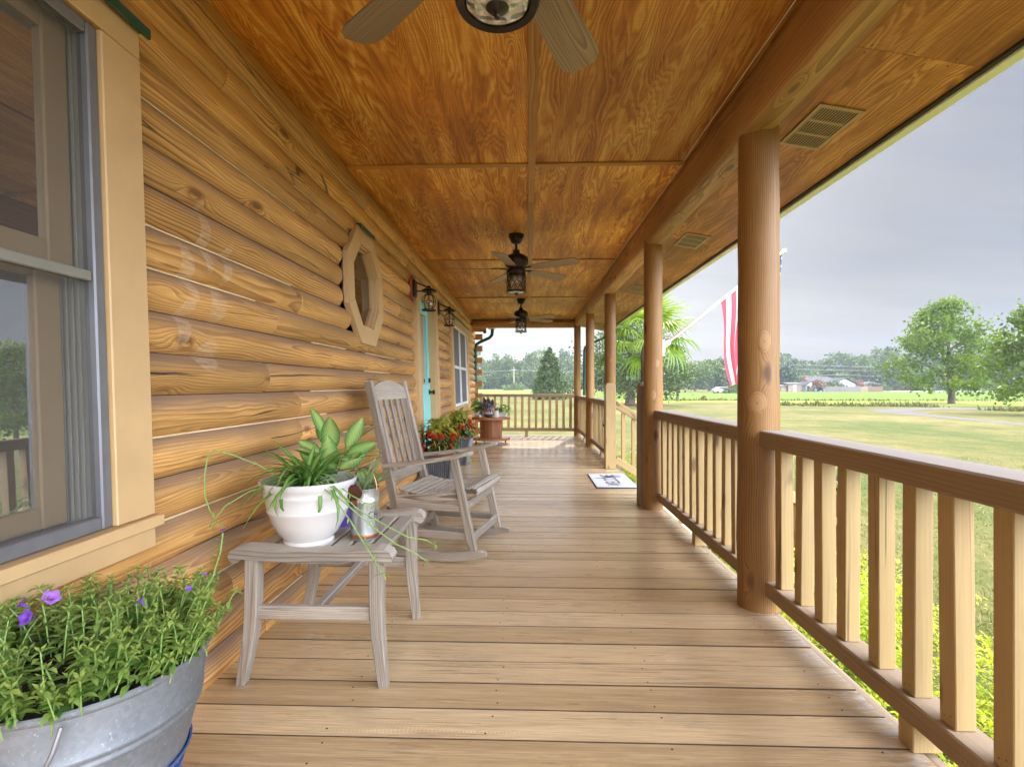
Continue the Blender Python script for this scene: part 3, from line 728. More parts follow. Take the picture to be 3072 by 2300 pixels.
# ------------------------------------------------------------------ railings
RX = 1.125
def railing(name_label, p0, p1, bals, legs, face=None, zt=.83, top=(.145, .072), zb=.112, extra=None, loc=None):
    """p0,p1 = (x,y) ends of the top rail"""
    d = V((p1[0]-p0[0], p1[1]-p0[1], 0)).normalized(); L = (V((*p1, 0))-V((*p0, 0))).length
    root = thing('railing', name_label, 'railing', ((p0[0]+p1[0])/2, (p0[1]+p1[1])/2, 0), 'railings round the porch')
    P = lambda s, z: (p0[0]+d.x*s, p0[1]+d.y*s, z)
    part(root, 'top_rail', M_rail, lambda q: q.bar(P(0, zt-top[1]/2), P(L, zt-top[1]/2), top[0], top[1], ch=.006))
    part(root, 'bottom_rail', M_rail_low, lambda q: q.bar(P(0, zb), P(L, zb), .095, .068, ch=.005))
    for s in bals:
        z0 = zb+.0345; z1 = zt-top[1]-.0005
        def f(q):
            kx, ky = R.gauss(0, .004), R.gauss(0, .004); N = 5; bow = R.gauss(0, .004); w = .052+R.gauss(0, .0014)
            a = V(P(s, z0)); c = V(P(s, z1))+V((kx*.6, ky, 0))
            q.bar(a, c, w, w, up=(d.x, d.y, 0), ch=.0025)
            nx = V((d.y, -d.x, 0)) if abs(d.y) > .5 else V((0, -1, 0)); nx = nx if nx.x < 0 or abs(d.y) < .5 else -nx
            for (zz_, hh_) in ((z0+.02, -.010), (z0+.028, .009), (z1-.02, .006)):
                p = V(P(s, zz_))+nx*(w/2+.0006)+d*hh_; r_ = .0022
                q.add([p+d*r_*cos(i_*1.0472)+V((0, 0, r_*sin(i_*1.0472))) for i_ in range(6)], [tuple(range(6))], None, .5, 1)
        part(root, 'baluster', [M_bal, M_dark], f)
    for s in legs: part(root, 'leg', M_bal, lambda q: q.bar(P(s, 0.0005), P(s, zb-.0345), .085, .06, up=(d.x, d.y, 0), ch=.003))
    return root
ba = [2.257, 2.098, 1.948, 1.811, 1.640, 1.493, 1.352, 1.196]
A = railing('near porch railing running from the nearest log post out of view', (RX, 2.36), (RX, -.6), [2.36-.02-y for y in ba]+[2.36-.02-1.196+.15*i for i in range(1, 11)], [2.36-1.50, 2.36+.1])
railing('porch railing between the two nearest log posts', (RX-.005, 4.275), (RX-.01, 2.52), [.085+.1445*i+R.gauss(0, .006) for i in range(12)], [.92])
railing('porch railing past the square newel, with the bottle opener', (RX-.02, 8.6), (RX-.01, 6.785), [.10+.1445*i+R.gauss(0, .004) for i in range(12)], [1.02])
railing('farthest side railing, ending at the corner post', (RX-.05, 10.53), (RX-.03, 8.745), [.10+.1445*i+R.gauss(0, .004) for i in range(12)], [.93])
E5 = railing('cross railing closing the far end of the porch', (-1.06, 10.58), (.955, 10.58), [.085+.1425*i for i in range(14)], [1.03], zt=.86, top=(.10, .062), zb=.128)
def scal(q):
    pts = [(-1.035, 0.001), (-1.035, 1.07)]
    z = 1.07
    while z > .02: pts.append((-1.088-.020*abs(cos(pi*(z-ZS)/CH)), z)); z -= .03
    pts.append((-1.09, .001)); q.prism(pts, 1, 10.54, 10.575)
part(E5, 'end_board', M_beam, scal)

# stairs with their rails
st = thing('porch_steps', 'wooden steps with sloping handrails leading down from the porch', 'steps', (1.9, 5.4, -.75))
def newel(x, y, z0, z1, w=.125):
    def f(q):
        q.box((x-w/2, y-w/2, z0), (x+w/2, y+w/2, z1-.03), 2, ch=.004)
        q.add([(x-w/2, y-w/2, z1-.0298), (x+w/2, y-w/2, z1-.0298), (x+w/2, y+w/2, z1-.0298), (x-w/2, y+w/2, z1-.0298), (x-w*.32, y-w*.32, z1), (x+w*.32, y-w*.32, z1), (x+w*.32, y+w*.32, z1), (x-w*.32, y+w*.32, z1)], [(0, 1, 5, 4), (1, 2, 6, 5), (2, 3, 7, 6), (3, 0, 4, 7), (4, 5, 6, 7)])
    return f
for (yn, lab) in ((6.425, 0), (4.50, 1)):
    part(st, 'newel_post', M_bal if not lab else M_rail, newel(1.025, yn, .0005, 1.065))
    part(st, 'newel_post', M_bal, newel(2.70, yn-.02, -.75, .13, .10))
    sl = -.61
    part(st, 'handrail', M_bal, lambda q: q.bar((1.09, yn, .805), (2.65, yn, .805+1.56*sl), .09, .085, ch=.004))
    part(st, 'lower_rail', M_bal, lambda q: q.bar((1.09, yn, .11), (2.65, yn, .11+1.56*sl), .045, .085, ch=.004))
    for i in range(12):
        x = 1.19+i*.126
        part(st, 'baluster', M_bal, lambda q: q.bar((x, yn, .11+(x-1.09)*sl+.045), (x, yn, .805+(x-1.09)*sl-.045), .043, .043, up=(0, 1, 0), ch=.003))
for i in range(4):
    part(st, 'tread', M_deck, lambda q: (q.box((1.17+i*.29, 4.6, -.20-i*.17), (1.30+i*.29, 6.33, -.165-i*.17), 1, ch=.004), q.box((1.305+i*.29, 4.6, -.20-i*.17), (1.44+i*.29, 6.33, -.165-i*.17), 1, ch=.004)))
for y in (4.58, 6.335): part(st, 'stringer', M_rail, lambda q: q.bar((1.17, y, -.33), (2.5, y, -.33-.60*1.33), .038, .22, ch=.004))
def solar(x, y, lab):
    t = thing('solar_cap_light', lab, 'solar light', (x, y, .131), 'solar lights on the stair newels')
    part(t, 'base', M_black, lambda q: q.prism([(x-.035, y-.035), (x+.035, y-.035), (x+.035, y+.035), (x-.035, y+.035)], 2, .1305, .15))
    part(t, 'lens', M_clear, lambda q: q.lathe([(.028, 0), (.045, .07)], (x, y, .151), 4, a0=pi/4, smooth=False))
    part(t, 'cap', M_black, lambda q: q.lathe([(.075, 0), (.078, .008), (.03, .035), (.001, .04)], (x, y, .222), 4, a0=pi/4, smooth=False))
solar(2.70, 4.48, 'small black solar cap light on the near stair newel'); solar(2.70, 6.405, 'small black solar cap light on the farther stair newel')
# ------------------------------------------------------------------ ceiling fans
M_blade = wood('blade_oak', (.46, .335, .215), (.36, .25, .15), (.2, .13, .075), period=.007, warp=.02, rough=.5, fibre=.35, tone=.22)
def dish():
    k = NT('seeded_glass'); g = k.attr('gco'); v = k.vor(g, 26., rnd=.4)
    b1 = k.bsdf((.74, .73, .70), .22, .7, .8, k.bump(k.mapr(v, 0, .6, 1, 0), .7, .02))
    tr = k.n('ShaderNodeBsdfTransparent'); k.put(tr.inputs[0], (.95, .95, .93))
    return k.done(k.mixsh(.82, tr.outputs[0], b1))
M_dish = dish()
def fan(x, y, a0, label):
    t = thing('ceiling_fan', label, 'ceiling fan', (x, y, 2.445), 'ceiling fans under the porch roof', rz=0)
    C = (x, y, 0)
    part(t, 'canopy', M_bronze, lambda q: q.lathe([(.001, 2.4448), (.072, 2.4445), (.074, 2.425), (.066, 2.42), (.064, 2.40), (.055, 2.395), (.05, 2.375), (.035, 2.362), (.012, 2.36)], C, 26))
    part(t, 'down_rod', M_bronze, lambda q: q.tube([(x, y, 2.37), (x, y, 2.27)], .0125, 12))
    part(t, 'motor', M_bronze, lambda q: q.lathe([(.013, 2.305), (.032, 2.30), (.034, 2.272), (.04, 2.268), (.085, 2.248), (.108, 2.228), (.112, 2.205), (.112, 2.172), (.10, 2.15), (.075, 2.135), (.07, 2.12), (.09, 2.115), (.092, 2.10), (.001, 2.10)], C, 32))
    for i in range(5):
        a = a0+i*2*pi/5; d = V((cos(a), sin(a), 0)); s = V((-sin(a), cos(a), 0)); z0 = 2.118
        P = lambda r, w, up: V((x, y, z0))+d*r+s*(w*cos(.21))+V((0, 0, up-w*sin(.21)))
        def bl(q):
            o = [(.17, -.043), (.20, -.052), (.58, -.069), (.615, -.060), (.64, -.036), (.64, .036), (.615, .060), (.58, .069), (.20, .052), (.17, .043)]
            n = len(o); off = (R.uniform(0, 30), R.uniform(-.05, .05), R.uniform(-.05, .05))
            vs = [P(r, w, u) for u in (0, .006) for r, w in o]; gs = [(r+off[0], w+off[1], u+off[2]) for u in (0, .006) for r, w in o]
            q.add(vs, [tuple(range(n)), tuple(range(2*n-1, n-1, -1))]+[(i2, (i2+1) % n, n+(i2+1) % n, n+i2) for i2 in range(n)], gs)
        bld = part(t, 'blade', M_blade, bl)
        def iron(q):
            q.bar(P(.085, 0, .004), P(.16, 0, .008), .03, .012, ch=.002)
            for w in (-.024, .024): q.bar(P(.15, w*.5, .009), P(.235, w, .009), .014, .006, ch=.001)
            q.bar(P(.225, -.03, .0092), P(.225, .03, .0092), .016, .006, ch=.001)
        part(bld, 'blade_arm', M_bronze, iron)
    def cage(q):
        r = .087; z0, z1 = 1.928, 2.085; N = 9
        for i in range(N):
            for sg in (1, -1):
                pts = []
                for j in range(7):
                    u = j/6; aa = 2*pi*i/N+sg*u*2*pi/N*1.5; pts.append((x+r*cos(aa), y+r*sin(aa), z0+(z1-z0)*u))
                q.tube(pts, .0036, 5, cap=False)
        q.lathe([(.084, 2.08), (.092, 2.08), (.092, 2.10), (.084, 2.10), (.084, 2.08)], C, 30)
        q.lathe([(.072, 1.925), (.094, 1.922), (.097, 1.912), (.092, 1.902), (.075, 1.905), (.072, 1.925)], C, 30)
    lk = part(t, 'light_cage', M_bronze, cage)
    part(lk, 'glass_cylinder', M_clear, lambda q: q.lathe([(.079, 1.925), (.079, 2.09)], C, 24))
    part(lk, 'glass_dish', M_dish, lambda q: q.lathe([(.072, 1.908), (.06, 1.901), (.03, 1.897), (.001, 1.896)], C, 32))
    part(lk, 'finial', M_bronze, lambda q: q.lathe([(.001, 1.872), (.006, 1.873), (.009, 1.879), (.007, 1.886), (.009, 1.888), (.022, 1.892), (.027, 1.897), (.02, 1.902)], C, 18))
    for i in range(3):
        aa = i*2.1+.5
        part(lk, 'bulb', M_dish, lambda q: q.lathe([(.001, -.05), (.012, -.04), (.017, -.02), (.010, .01), (.009, .03), (.001, .03)], (x+.035*cos(aa), y+.035*sin(aa), 2.03), 10))
fan(-.07, 1.165, radians(66), 'nearest ceiling fan, cut off by the top of the photo')
fan(-.11, 4.78, radians(41), 'dark bronze five blade ceiling fan in the middle of the porch ceiling')
fan(-.115, 8.33, radians(36), 'farthest ceiling fan, in front of the end beam')

# ------------------------------------------------------------------ soffit vents
def vent(y0, label):
    sz = lambda x: 2.30-.19*(x-1.1)
    xa, xb, L = 1.272, 1.468, .37
    t = thing('soffit_vent', label, 'vent', ((xa+xb)/2, y0+L/2, sz((xa+xb)/2)), 'soffit vents above the railing')
    P = lambda x, y, d: (x, y, sz(x)-d)
    part(t, 'backing', M_dark, lambda q: q.bar(P(xa+.01, y0+L/2, .002), P(xb-.01, y0+L/2, .002), L-.02, .002, ch=.0004))
    def fr(q):
        for y in (y0+.011, y0+L-.011): q.bar(P(xa, y, .005), P(xb, y, .005), .022, .005, ch=.001)
        for x in (xa+.010, xb-.010): q.bar(P(x, y0+.0225, .005), P(x, y0+L-.0225, .005), .02, .005, ch=.001)
        for y in (y0+L*.345, y0+L*.655): q.bar(P(xa+.0205, y, .0048), P(xb-.0205, y, .0048), .018, .0046, ch=.001)
    part(t, 'frame', M_tanvent, fr)
    def gr(q):
        n = 13
        for (a, c) in ((y0+.0225, y0+L*.345-.0095), (y0+L*.345+.0095, y0+L*.655-.0095), (y0+L*.655+.0095, y0+L-.0225)):
            for i in range(n):
                x = xa+.026+i*(xb-xa-.052)/(n-1); q.bar(P(x, a, .0045), P(x, c, .0045), .0062, .003, ch=.0006)
    part(t, 'grille', M_tanvent, gr)
for y, l in ((2.265, 'nearest tan louvred soffit vent, beside the first post top'), (4.14, 'second tan louvred soffit vent, left of the nearest post'), (6.24, 'third tan louvred soffit vent, behind the second post'), (10.0, 'small farthest soffit vent near the corner post')): vent(y, l)

# ------------------------------------------------------------------ wall lanterns
def lantern(y, zc, label, plaque):
    xw = -1.165; t = thing('wall_lantern', label, 'wall lantern', (xw, y, zc), 'black cage lanterns beside the door')
    if plaque:
        part(t, 'plaque', M_plaque, lambda q: q.prism([(y-.055, zc-.10), (y-.03, zc-.125), (y+.03, zc-.125), (y+.055, zc-.10), (y+.055, zc+.10), (y+.03, zc+.125), (y-.03, zc+.125), (y-.055, zc+.10)], 0, xw-.012, xw+.016))
        xw += .017
    part(t, 'wall_mount', M_black, lambda q: q.box((xw-.01*(not plaque), y-.05, zc-.085), (xw+.03, y+.05, zc+.085), 2, ch=.01))
    hx = xw+.155; hz = zc-.015
    part(t, 'arm', M_black, lambda q: (q.tube([(xw+.02, y, zc+.065), (hx-.03, y, hz+.035), (hx, y, hz+.03)], .007, 8), q.tube([(xw+.02, y, zc-.03), (hx-.05, y, hz-.005)], .006, 8)))
    part(t, 'hood', M_black, lambda q: q.lathe([(.006, .045), (.014, .04), (.02, .022), (.05, .012), (.078, -.006), (.083, -.016), (.079, -.018), (.045, -.004), (.02, -.006)], (hx, y, hz), 28))
    part(t, 'socket', M_black, lambda q: q.lathe([(.02, 0), (.022, -.03), (.019, -.05), (.001, -.05)], (hx, y, hz-.004), 16))
    zc2 = hz-.118; r = .068
    def cage(q):
        for i in range(4):
            aa = pi*i/4+.2; pts = []
            for j in range(13):
                ph = -pi/2+.28+j*(pi-.56)/12; pts.append((hx+r*cos(ph)*cos(aa), y+r*cos(ph)*sin(aa), zc2+r*1.22*sin(ph)))
            q.tube(pts, .0032, 6)
            q.tube([(2*hx-p[0], 2*y-p[1], p[2]) for p in pts], .0032, 6)
        q.tube([(hx+r*cos(a*pi/16), y+r*sin(a*pi/16), zc2) for a in range(33)], .0032, 6)
    part(t, 'cage', M_black, cage)
    part(t, 'base_ring', M_black, lambda q: q.lathe([(.052, -.006), (.07, -.006), (.07, .006), (.052, .006), (.052, -.006)], (hx, y, zc2-.083), 26))
    part(t, 'bulb', M_clear, lambda q: q.lathe([(.012, .065), (.013, .04), (.026, .012), (.031, -.012), (.024, -.036), (.001, -.046)], (hx, y, zc2), 18))
lantern(5.085, 2.005, 'cage lantern on a red wooden plaque left of the teal door', True)
lantern(6.53, 2.02, 'cage lantern fixed straight to the logs right of the teal door', False)

# ------------------------------------------------------------------ slatted side table
tb = thing('side_table', 'weathered grey slatted teak table with scrolled ends, under the pots', 'side table', (-.75, 2.0, 0))
def scroll(y0, y1):
    top = [(-1.018, .470), (-.998, .481), (-.972, .484), (-.90, .479), (-.80, .472), (-.72, .470), (-.64, .472), (-.56, .479), (-.515, .482), (-.488, .479), (-.468, .468), (-.459, .452), (-.463, .435)]
    bot = [(-.476, .428), (-.50, .437), (-.56, .440), (-.64, .434), (-.72, .430), (-.80, .430), (-.90, .436), (-.955, .440), (-.982, .440), (-.992, .430), (-1.008, .427), (-1.022, .436), (-1.027, .452)]
    return lambda q: q.prism(top+bot, 1, y0, y1)
o = part(tb, 'end_rail', M_teak, scroll(1.712, 1.776)); o = part(tb, 'end_rail', M_teak, scroll(2.235, 2.299))
for i in range(7):
    x = -.955+i*.0705
    part(tb, 'slat', M_teak, lambda q: q.bar((x, 1.7765, .451), (x, 2.2345, .451), .058, .02, ch=.003))
for (xt, xb, y) in ((-.952, -.995, 1.748), (-.522, -.497, 1.748), (-.952, -.995, 2.263), (-.522, -.497, 2.263)):
    def lg(q):
        vs = []; gs = []; ox = R.uniform(0, 30); a_, b_ = R.uniform(-.05, .05), R.uniform(-.05, .05)
        for (u, x, z, wx, wy) in ((0, xt, .438, .046, .052), (.4, xt*.93+xb*.07, .26, .045, .051), (.55, xt*.82+xb*.18, .19, .043, .049), (.8, xt*.4+xb*.6, .085, .037, .043), (1, xb, .0005, .031, .038)):
            for (sx, sy) in ((-1, -.84), (-.84, -1), (.84, -1), (1, -.84), (1, .84), (.84, 1), (-.84, 1), (-1, .84)):
                vs.append((x+sx*wx/2, y+sy*wy/2, z)); gs.append((z+ox, sx*wx/2+a_, sy*wy/2+b_))
        q.add(vs, [(i*8+j, i*8+8+j, i*8+8+(j+1) % 8, i*8+(j+1) % 8) for i in range(4) for j in range(8)]+[tuple(range(8)), tuple(range(39, 31, -1))], gs)
    part(tb, 'leg', M_teak, lg)
for y in (1.748, 2.263): part(tb, 'stretcher', M_teak, lambda q: q.bar((-.945, y, .25), (-.53, y, .25), .024, .046, ch=.003))
part(tb, 'stretcher', M_teak, lambda q: q.bar((-.74, 1.762, .252), (-.74, 2.25, .252), .03, .028, ch=.003))

# ------------------------------------------------------------------ rocking chair
F = V((.975, -.2215, 0)).normalized(); W = V((.2215, .975, 0)).normalized(); O = V((-.262, 3.196, 0))
T = lambda x, y, z: O+F*x+W*y+V((0, 0, z))
rk = thing('rocking_chair', 'weathered grey slatted wooden rocking chair facing the railing', 'rocking chair', tuple(O+F*-.3))
hw = .255
def rockz(x): return .004+((x+.26)**2)*.42
for s in (-1, 1):
    def rocker(q):
        xs = [-.82+i*.0375 for i in range(25)]; N = len(xs); vs = []; gs = []; ox = R.uniform(0, 20)
        for x in xs:
            zb = rockz(x); zt = zb+.052*(1 if -.78 < x < .03 else .8 if x < .07 else .45)
            for (dy, z) in ((-.016, zb), (.016, zb), (.016, zt), (-.016, zt)): vs.append(T(x, s*hw+dy, z)); gs.append((x+ox, dy, z))
        fs = [(i*4+j, i*4+(j+1) % 4, i*4+4+(j+1) % 4, i*4+4+j) for i in range(N-1) for j in range(4)]+[(3, 2, 1, 0), (N*4-4, N*4-3, N*4-2, N*4-1)]
        q.add(vs, fs, gs)
    part(rk, 'rocker', M_teak, rocker)
    part(rk, 'front_leg', M_teak, lambda q: q.bar(T(0, s*hw, rockz(0)+.045), T(-.118, s*hw, .612), .032, .048, up=tuple(F), ch=.004))
    part(rk, 'back_post', M_teak, lambda q: q.bar(T(-.445, s*(hw-.02), rockz(-.445)+.048), T(-.690, s*(hw-.028), 1.06), .034, .05, up=tuple(F), ch=.004))
    def arm(q):
        pts = [(-.57, .548), (-.42, .566), (-.25, .592), (-.10, .622), (-.035, .640), (-.005, .645)]; N = len(pts); ws = [.045, .055, .06, .066, .066, .05]
        vs = []; gs = []; ox = R.uniform(0, 20)
        for (x, z), w in zip(pts, ws):
            for (dy, dz) in ((-w/2, -.011), (w/2, -.011), (w/2, .011), (-w/2, .011)): vs.append(T(x, s*(hw+.005)+dy, z+dz)); gs.append((x+ox, dy, dz))
        q.add(vs, [(i*4+j, i*4+(j+1) % 4, i*4+4+(j+1) % 4, i*4+4+j) for i in range(N-1) for j in range(4)]+[(3, 2, 1, 0), (N*4-4, N*4-3, N*4-2, N*4-1)], gs)
    part(rk, 'arm', M_teak, arm)
    part(rk, 'seat_rail', M_teak, lambda q: q.bar(T(-.05, s*(hw-.022), .385), T(-.50, s*(hw-.022), .345), .022, .05, ch=.003))
    part(rk, 'side_stretcher', M_teak, lambda q: q.bar(T(-.055, s*(hw-.004), .318), T(-.49, s*(hw-.012), .315), .022, .042, ch=.003))
    part(rk, 'side_stretcher', M_teak, lambda q: q.bar(T(-.02, s*(hw-.004), .155), T(-.455, s*(hw-.012), .155), .022, .042, ch=.003))
bx = lambda z: -.445-(z-.06)*.245
def crest(q):
    N = 12; vs = []; gs = []; ox = R.uniform(0, 20)
    for i in range(N+1):
        u = -1+2*i/N; y = u*(hw-.047); zt = 1.020+.048*cos(u*pi/2)**.8
        for (z, dx) in ((.945, .012), (zt, .012), (zt, -.012), (.945, -.012)): vs.append(T(bx(z)+dx, y, z)); gs.append((y+ox, z, dx))
    q.add(vs, [(i*4+j, i*4+(j+1) % 4, i*4+4+(j+1) % 4, i*4+4+j) for i in range(N) for j in range(4)]+[(3, 2, 1, 0), (N*4, N*4+1, N*4+2, N*4+3)], gs)
part(rk, 'crest_rail', M_teak, crest)
part(rk, 'lower_back_rail', M_teak, lambda q: q.bar(T(bx(.475), -(hw-.046), .475), T(bx(.475), hw-.046, .475), .024, .062, ch=.003))
for i in range(5):
    y = (i-2)*.076
    part(rk, 'back_slat', M_teak, lambda q: q.bar(T(bx(.506), y, .5065), T(bx(.944), y, .9445), .036, .014, up=tuple(F), ch=.002))
def seat(q):
    prof = [(.012, .395), (.018, .420), (-.005, .434), (-.035, .432), (-.075, .421), (-.115, .409), (-.155, .400), (-.195, .393), (-.235, .388), (-.275, .385), (-.315, .384), (-.355, .386), (-.395, .390), (-.435, .397), (-.47, .405)]
    for i, (x, z) in enumerate(prof):
        a = prof[max(i-1, 0)]; c = prof[min(i+1, len(prof)-1)]; nx, nz = (c[1]-a[1]), -(c[0]-a[0]); l = sqrt(nx*nx+nz*nz); nx /= l; nz /= l
        if nz < 0 and i > 2: nx, nz = -nx, -nz
        up = F*nx+V((0, 0, nz))
        q.bar(T(x, -(hw-.018), z), T(x, hw-.018, z), .032 if i > 2 else .022, .014, up=tuple(up), ch=.003)
part(rk, 'seat', M_teak, seat)
for (x, z) in ((-.048, .335), (-.01, .145), (-.455, .145)): part(rk, 'cross_stretcher', M_teak, lambda q: q.bar(T(x, -(hw-.017), z), T(x, hw-.017, z), .022, .046, ch=.003))
for s in (-1, 1): part(rk, 'seat_batten', M_teak, lambda q: q.bar(T(-.03, s*.12, .395), T(-.47, s*.12, .366), .022, .03, ch=.002))

# ------------------------------------------------------------------ plants and pots on the table
L_spider = leafm('spider_leaf', (.16, .32, .07), (.30, .46, .13), rim=(.07, .20, .03), e0=.3, e1=.8, trans=.25)
L_dieff = leafm('dieffenbachia_leaf', (.50, .60, .22), (.22, .40, .09), rim=(.05, .19, .035), e0=.2, e1=.95, trans=.3, vein=.5)
L_grass = leafm('grass_leaf', (.20, .30, .12), (.30, .38, .20), trans=.25)
L_coleus = leafm('coleus_leaf', (.045, .008, .014), (.10, .03, .02), rim=(.46, .50, .06), e0=.62, e1=.80, trans=.3)
L_lime = leafm('lime_coleus_leaf', (.34, .38, .045), (.50, .50, .09), rim=(.42, .46, .06), trans=.35, vein=.3)
L_deep = leafm('begonia_leaf', (.02, .075, .02), (.05, .14, .03), trans=.2, rough=.35)
L_trail = leafm('trailing_leaf', (.22, .36, .07), (.42, .55, .18), trans=.35)
L_red = leafm('red_petal', (.62, .015, .012), (.80, .06, .03), trans=.35)
L_pothos = leafm('pothos_leaf', (.16, .34, .04), (.34, .52, .10), trans=.35)
L_trad = leafm('tradescantia_leaf', (.035, .022, .04), (.10, .06, .09), rim=(.36, .32, .36), e0=.35, e1=.55, trans=.15, rough=.35)
L_petu = leafm('petunia_leaf', (.075, .19, .03), (.36, .47, .12), trans=.35)
L_stem = plain('green_stem', (.20, .32, .08), .6)
L_purple = leafm('purple_petal', (.20, .07, .52), (.40, .16, .62), trans=.35)
def pot(t, prof, c, mat, soil_r, soil_z, n=36, name='pot', **kw):
    part(t, name, mat, lambda q: q.lathe(prof, c, n, **kw)); part(t, 'soil', M_soil, lambda q: q.lathe([(soil_r, soil_z), (soil_r*.5, soil_z+.006), (.001, soil_z+.008)], c, 18, **kw))
ZT = .4615
c = (-.80, 1.842, ZT)
t = thing('potted_plant', 'big white ribbed bowl planter with a spider plant on the table', 'potted plant', c, 'pots on the side table')
pot(t, [(.082, 0), (.086, .004), (.088, .014), (.083, .022), (.103, .045), (.125, .085), (.139, .123), (.1425, .128), (.1425, .134), (.141, .137), (.151, .180), (.1545, .186), (.1545, .191), (.1535, .194), (.1545, .198), (.1555, .204), (.160, .209), (.167, .226), (.168, .233), (.164, .236), (.157, .232), (.150, .205), (.148, .195)], c, M_ceram, .149, .197, 48)
def spid(q):
    for i in range(74):
        a = R.uniform(0, 2*pi); el = R.uniform(.35, 1.35); d = (cos(a)*cos(el), sin(a)*cos(el), sin(el))
        q.leaf((c[0]+R.gauss(0, .018), c[1]+R.gauss(0, .018), .67), d, (0, 0, 1), R.uniform(.14, .31), R.uniform(.016, .026), 7, R.uniform(.4, 1.3), .35, shape=.7)
    for i in range(4):
        a = R.uniform(-2.8, -.3); q.leaf((c[0]+.10*cos(a), c[1]+.10*sin(a), .685), (cos(a), sin(a), .25), (0, 0, 1), R.uniform(.14, .24), .014, 6, R.uniform(1.5, 2.2), .3, shape=.7)
part(t, 'leaves', L_spider, spid)
RUN = [[(-.86, 1.80, .69), (-.95, 1.77, .755), (-1.03, 1.745, .795), (-1.085, 1.73, .81), (-1.10, 1.72, .79), (-1.105, 1.71, .73), (-1.09, 1.69, .66), (-1.06, 1.67, .615), (-1.03, 1.655, .585)],
       [(-.85, 1.78, .69), (-.95, 1.72, .675), (-1.02, 1.69, .63), (-1.06, 1.67, .57)],
       [(-.73, 1.74, .70), (-.66, 1.70, .665), (-.60, 1.69, .59), (-.55, 1.69, .51), (-.51, 1.68, .455), (-.48, 1.67, .415)],
       [(-.72, 1.75, .70), (-.63, 1.74, .63), (-.55, 1.78, .54), (-.48, 1.84, .46), (-.42, 1.88, .415), (-.375, 1.9, .375)],
       [(-.70, 1.76, .70), (-.60, 1.78, .60), (-.52, 1.86, .52), (-.46, 1.94, .455), (-.40, 1.99, .43), (-.37, 2.0, .41)],
       [(-.70, 1.80, .70), (-.62, 1.76, .655), (-.565, 1.75, .63), (-.53, 1.76, .62)]]
RP = [part(t, 'runner', L_stem, lambda q: q.tube(p, [.0024]*(len(p)-1)+[.0012], 5)) for p in RUN]
for p, rp in zip(RUN, RP):
    def rl(q):
        for i in range(1, len(p)):
            pp = V(p[i])
            for j in range(2 if i < len(p)-1 else 6):
                q.leaf(pp, (R.gauss(0, 1), R.gauss(0, 1), R.gauss(.2, .7)), (0, 0, 1), R.uniform(.018, .04), .006, 3, .6, .2)
    part(rp, 'plantlets', L_trail, rl)

c2 = (-.79, 2.085, ZT)
t = thing('potted_plant', 'purple pot with a variegated broad leaved plant behind the white bowl', 'potted plant', c2, 'pots on the side table')
pot(t, [(.058, 0), (.062, .01), (.083, .17), (.087, .175), (.087, .195), (.081, .195), (.078, .17)], c2, M_purple, .078, .172)
def die(q):
    for (dx, dy, z, az, el, L, w) in ((-.05, 0, .82, 2.7, 1.35, .15, .062), (-.01, -.03, .77, -1.3, 1.25, .17, .075), (.05, 0, .83, .1, .9, .14, .035), (.03, -.04, .70, -.6, .75, .15, .072), (-.05, -.05, .70, -2.5, .5, .13, .05), (0, -.06, .66, -1.4, .8, .16, .07), (.08, -.02, .76, .2, .3, .12, .03), (.04, .04, .72, .9, .7, .15, .06), (-.07, .02, .74, 2.9, .5, .13, .05), (.03, -.06, .63, -1.0, .2, .14, .06), (.02, 0, .68, -.2, .1, .13, .05), (-.03, -.03, .79, 2.2, .9, .16, .06), (.02, -.05, .74, -1.0, .5, .17, .08), (-.04, -.05, .73, -2.0, .7, .16, .065), (.06, -.03, .73, -.1, .5, .15, .055), (-.02, -.06, .69, -1.6, .3, .15, .07), (.05, .02, .79, .6, .9, .15, .05)):
        q.leaf((c2[0]+dx, c2[1]+dy, z), (cos(az)*cos(el), sin(az)*cos(el), sin(el)), (-cos(az), -sin(az), .3), L, w, 8, R.uniform(.2, .6), -.2, shape=.85)
def die2(q):
    for (dx, dy, z, d, L, w) in ((.03, -.05, .70, (.75, -.2, .6), .15, .07), (-.03, -.05, .70, (-.7, -.25, .7), .14, .065), (.06, -.05, .76, (.9, -.1, .35), .13, .055), (.0, -.07, .68, (.1, -.45, .9), .17, .08), (.05, -.03, .78, (.5, -.1, .9), .14, .06), (-.05, -.04, .76, (-.8, -.1, .5), .11, .05), (.09, -.05, .68, (.9, -.2, -.1), .12, .055)):
        q.leaf((c2[0]+dx, c2[1]+dy, z), d, (.25, -1, .35), L, w, 8, R.uniform(.1, .4), -.15, shape=.85)
part(t, 'leaves', L_dieff, lambda q: (die(q), die2(q)))
part(t, 'stem', L_stem, lambda q: [q.tube([(c2[0]+x*.3, c2[1]+y*.3, .63), (c2[0]+x, c2[1]+y, z)], .005, 6) for (x, y, z) in ((-.05, 0, .83), (-.01, -.03, .78), (.05, 0, .84), (.03, -.04, .71), (-.05, -.05, .71))])

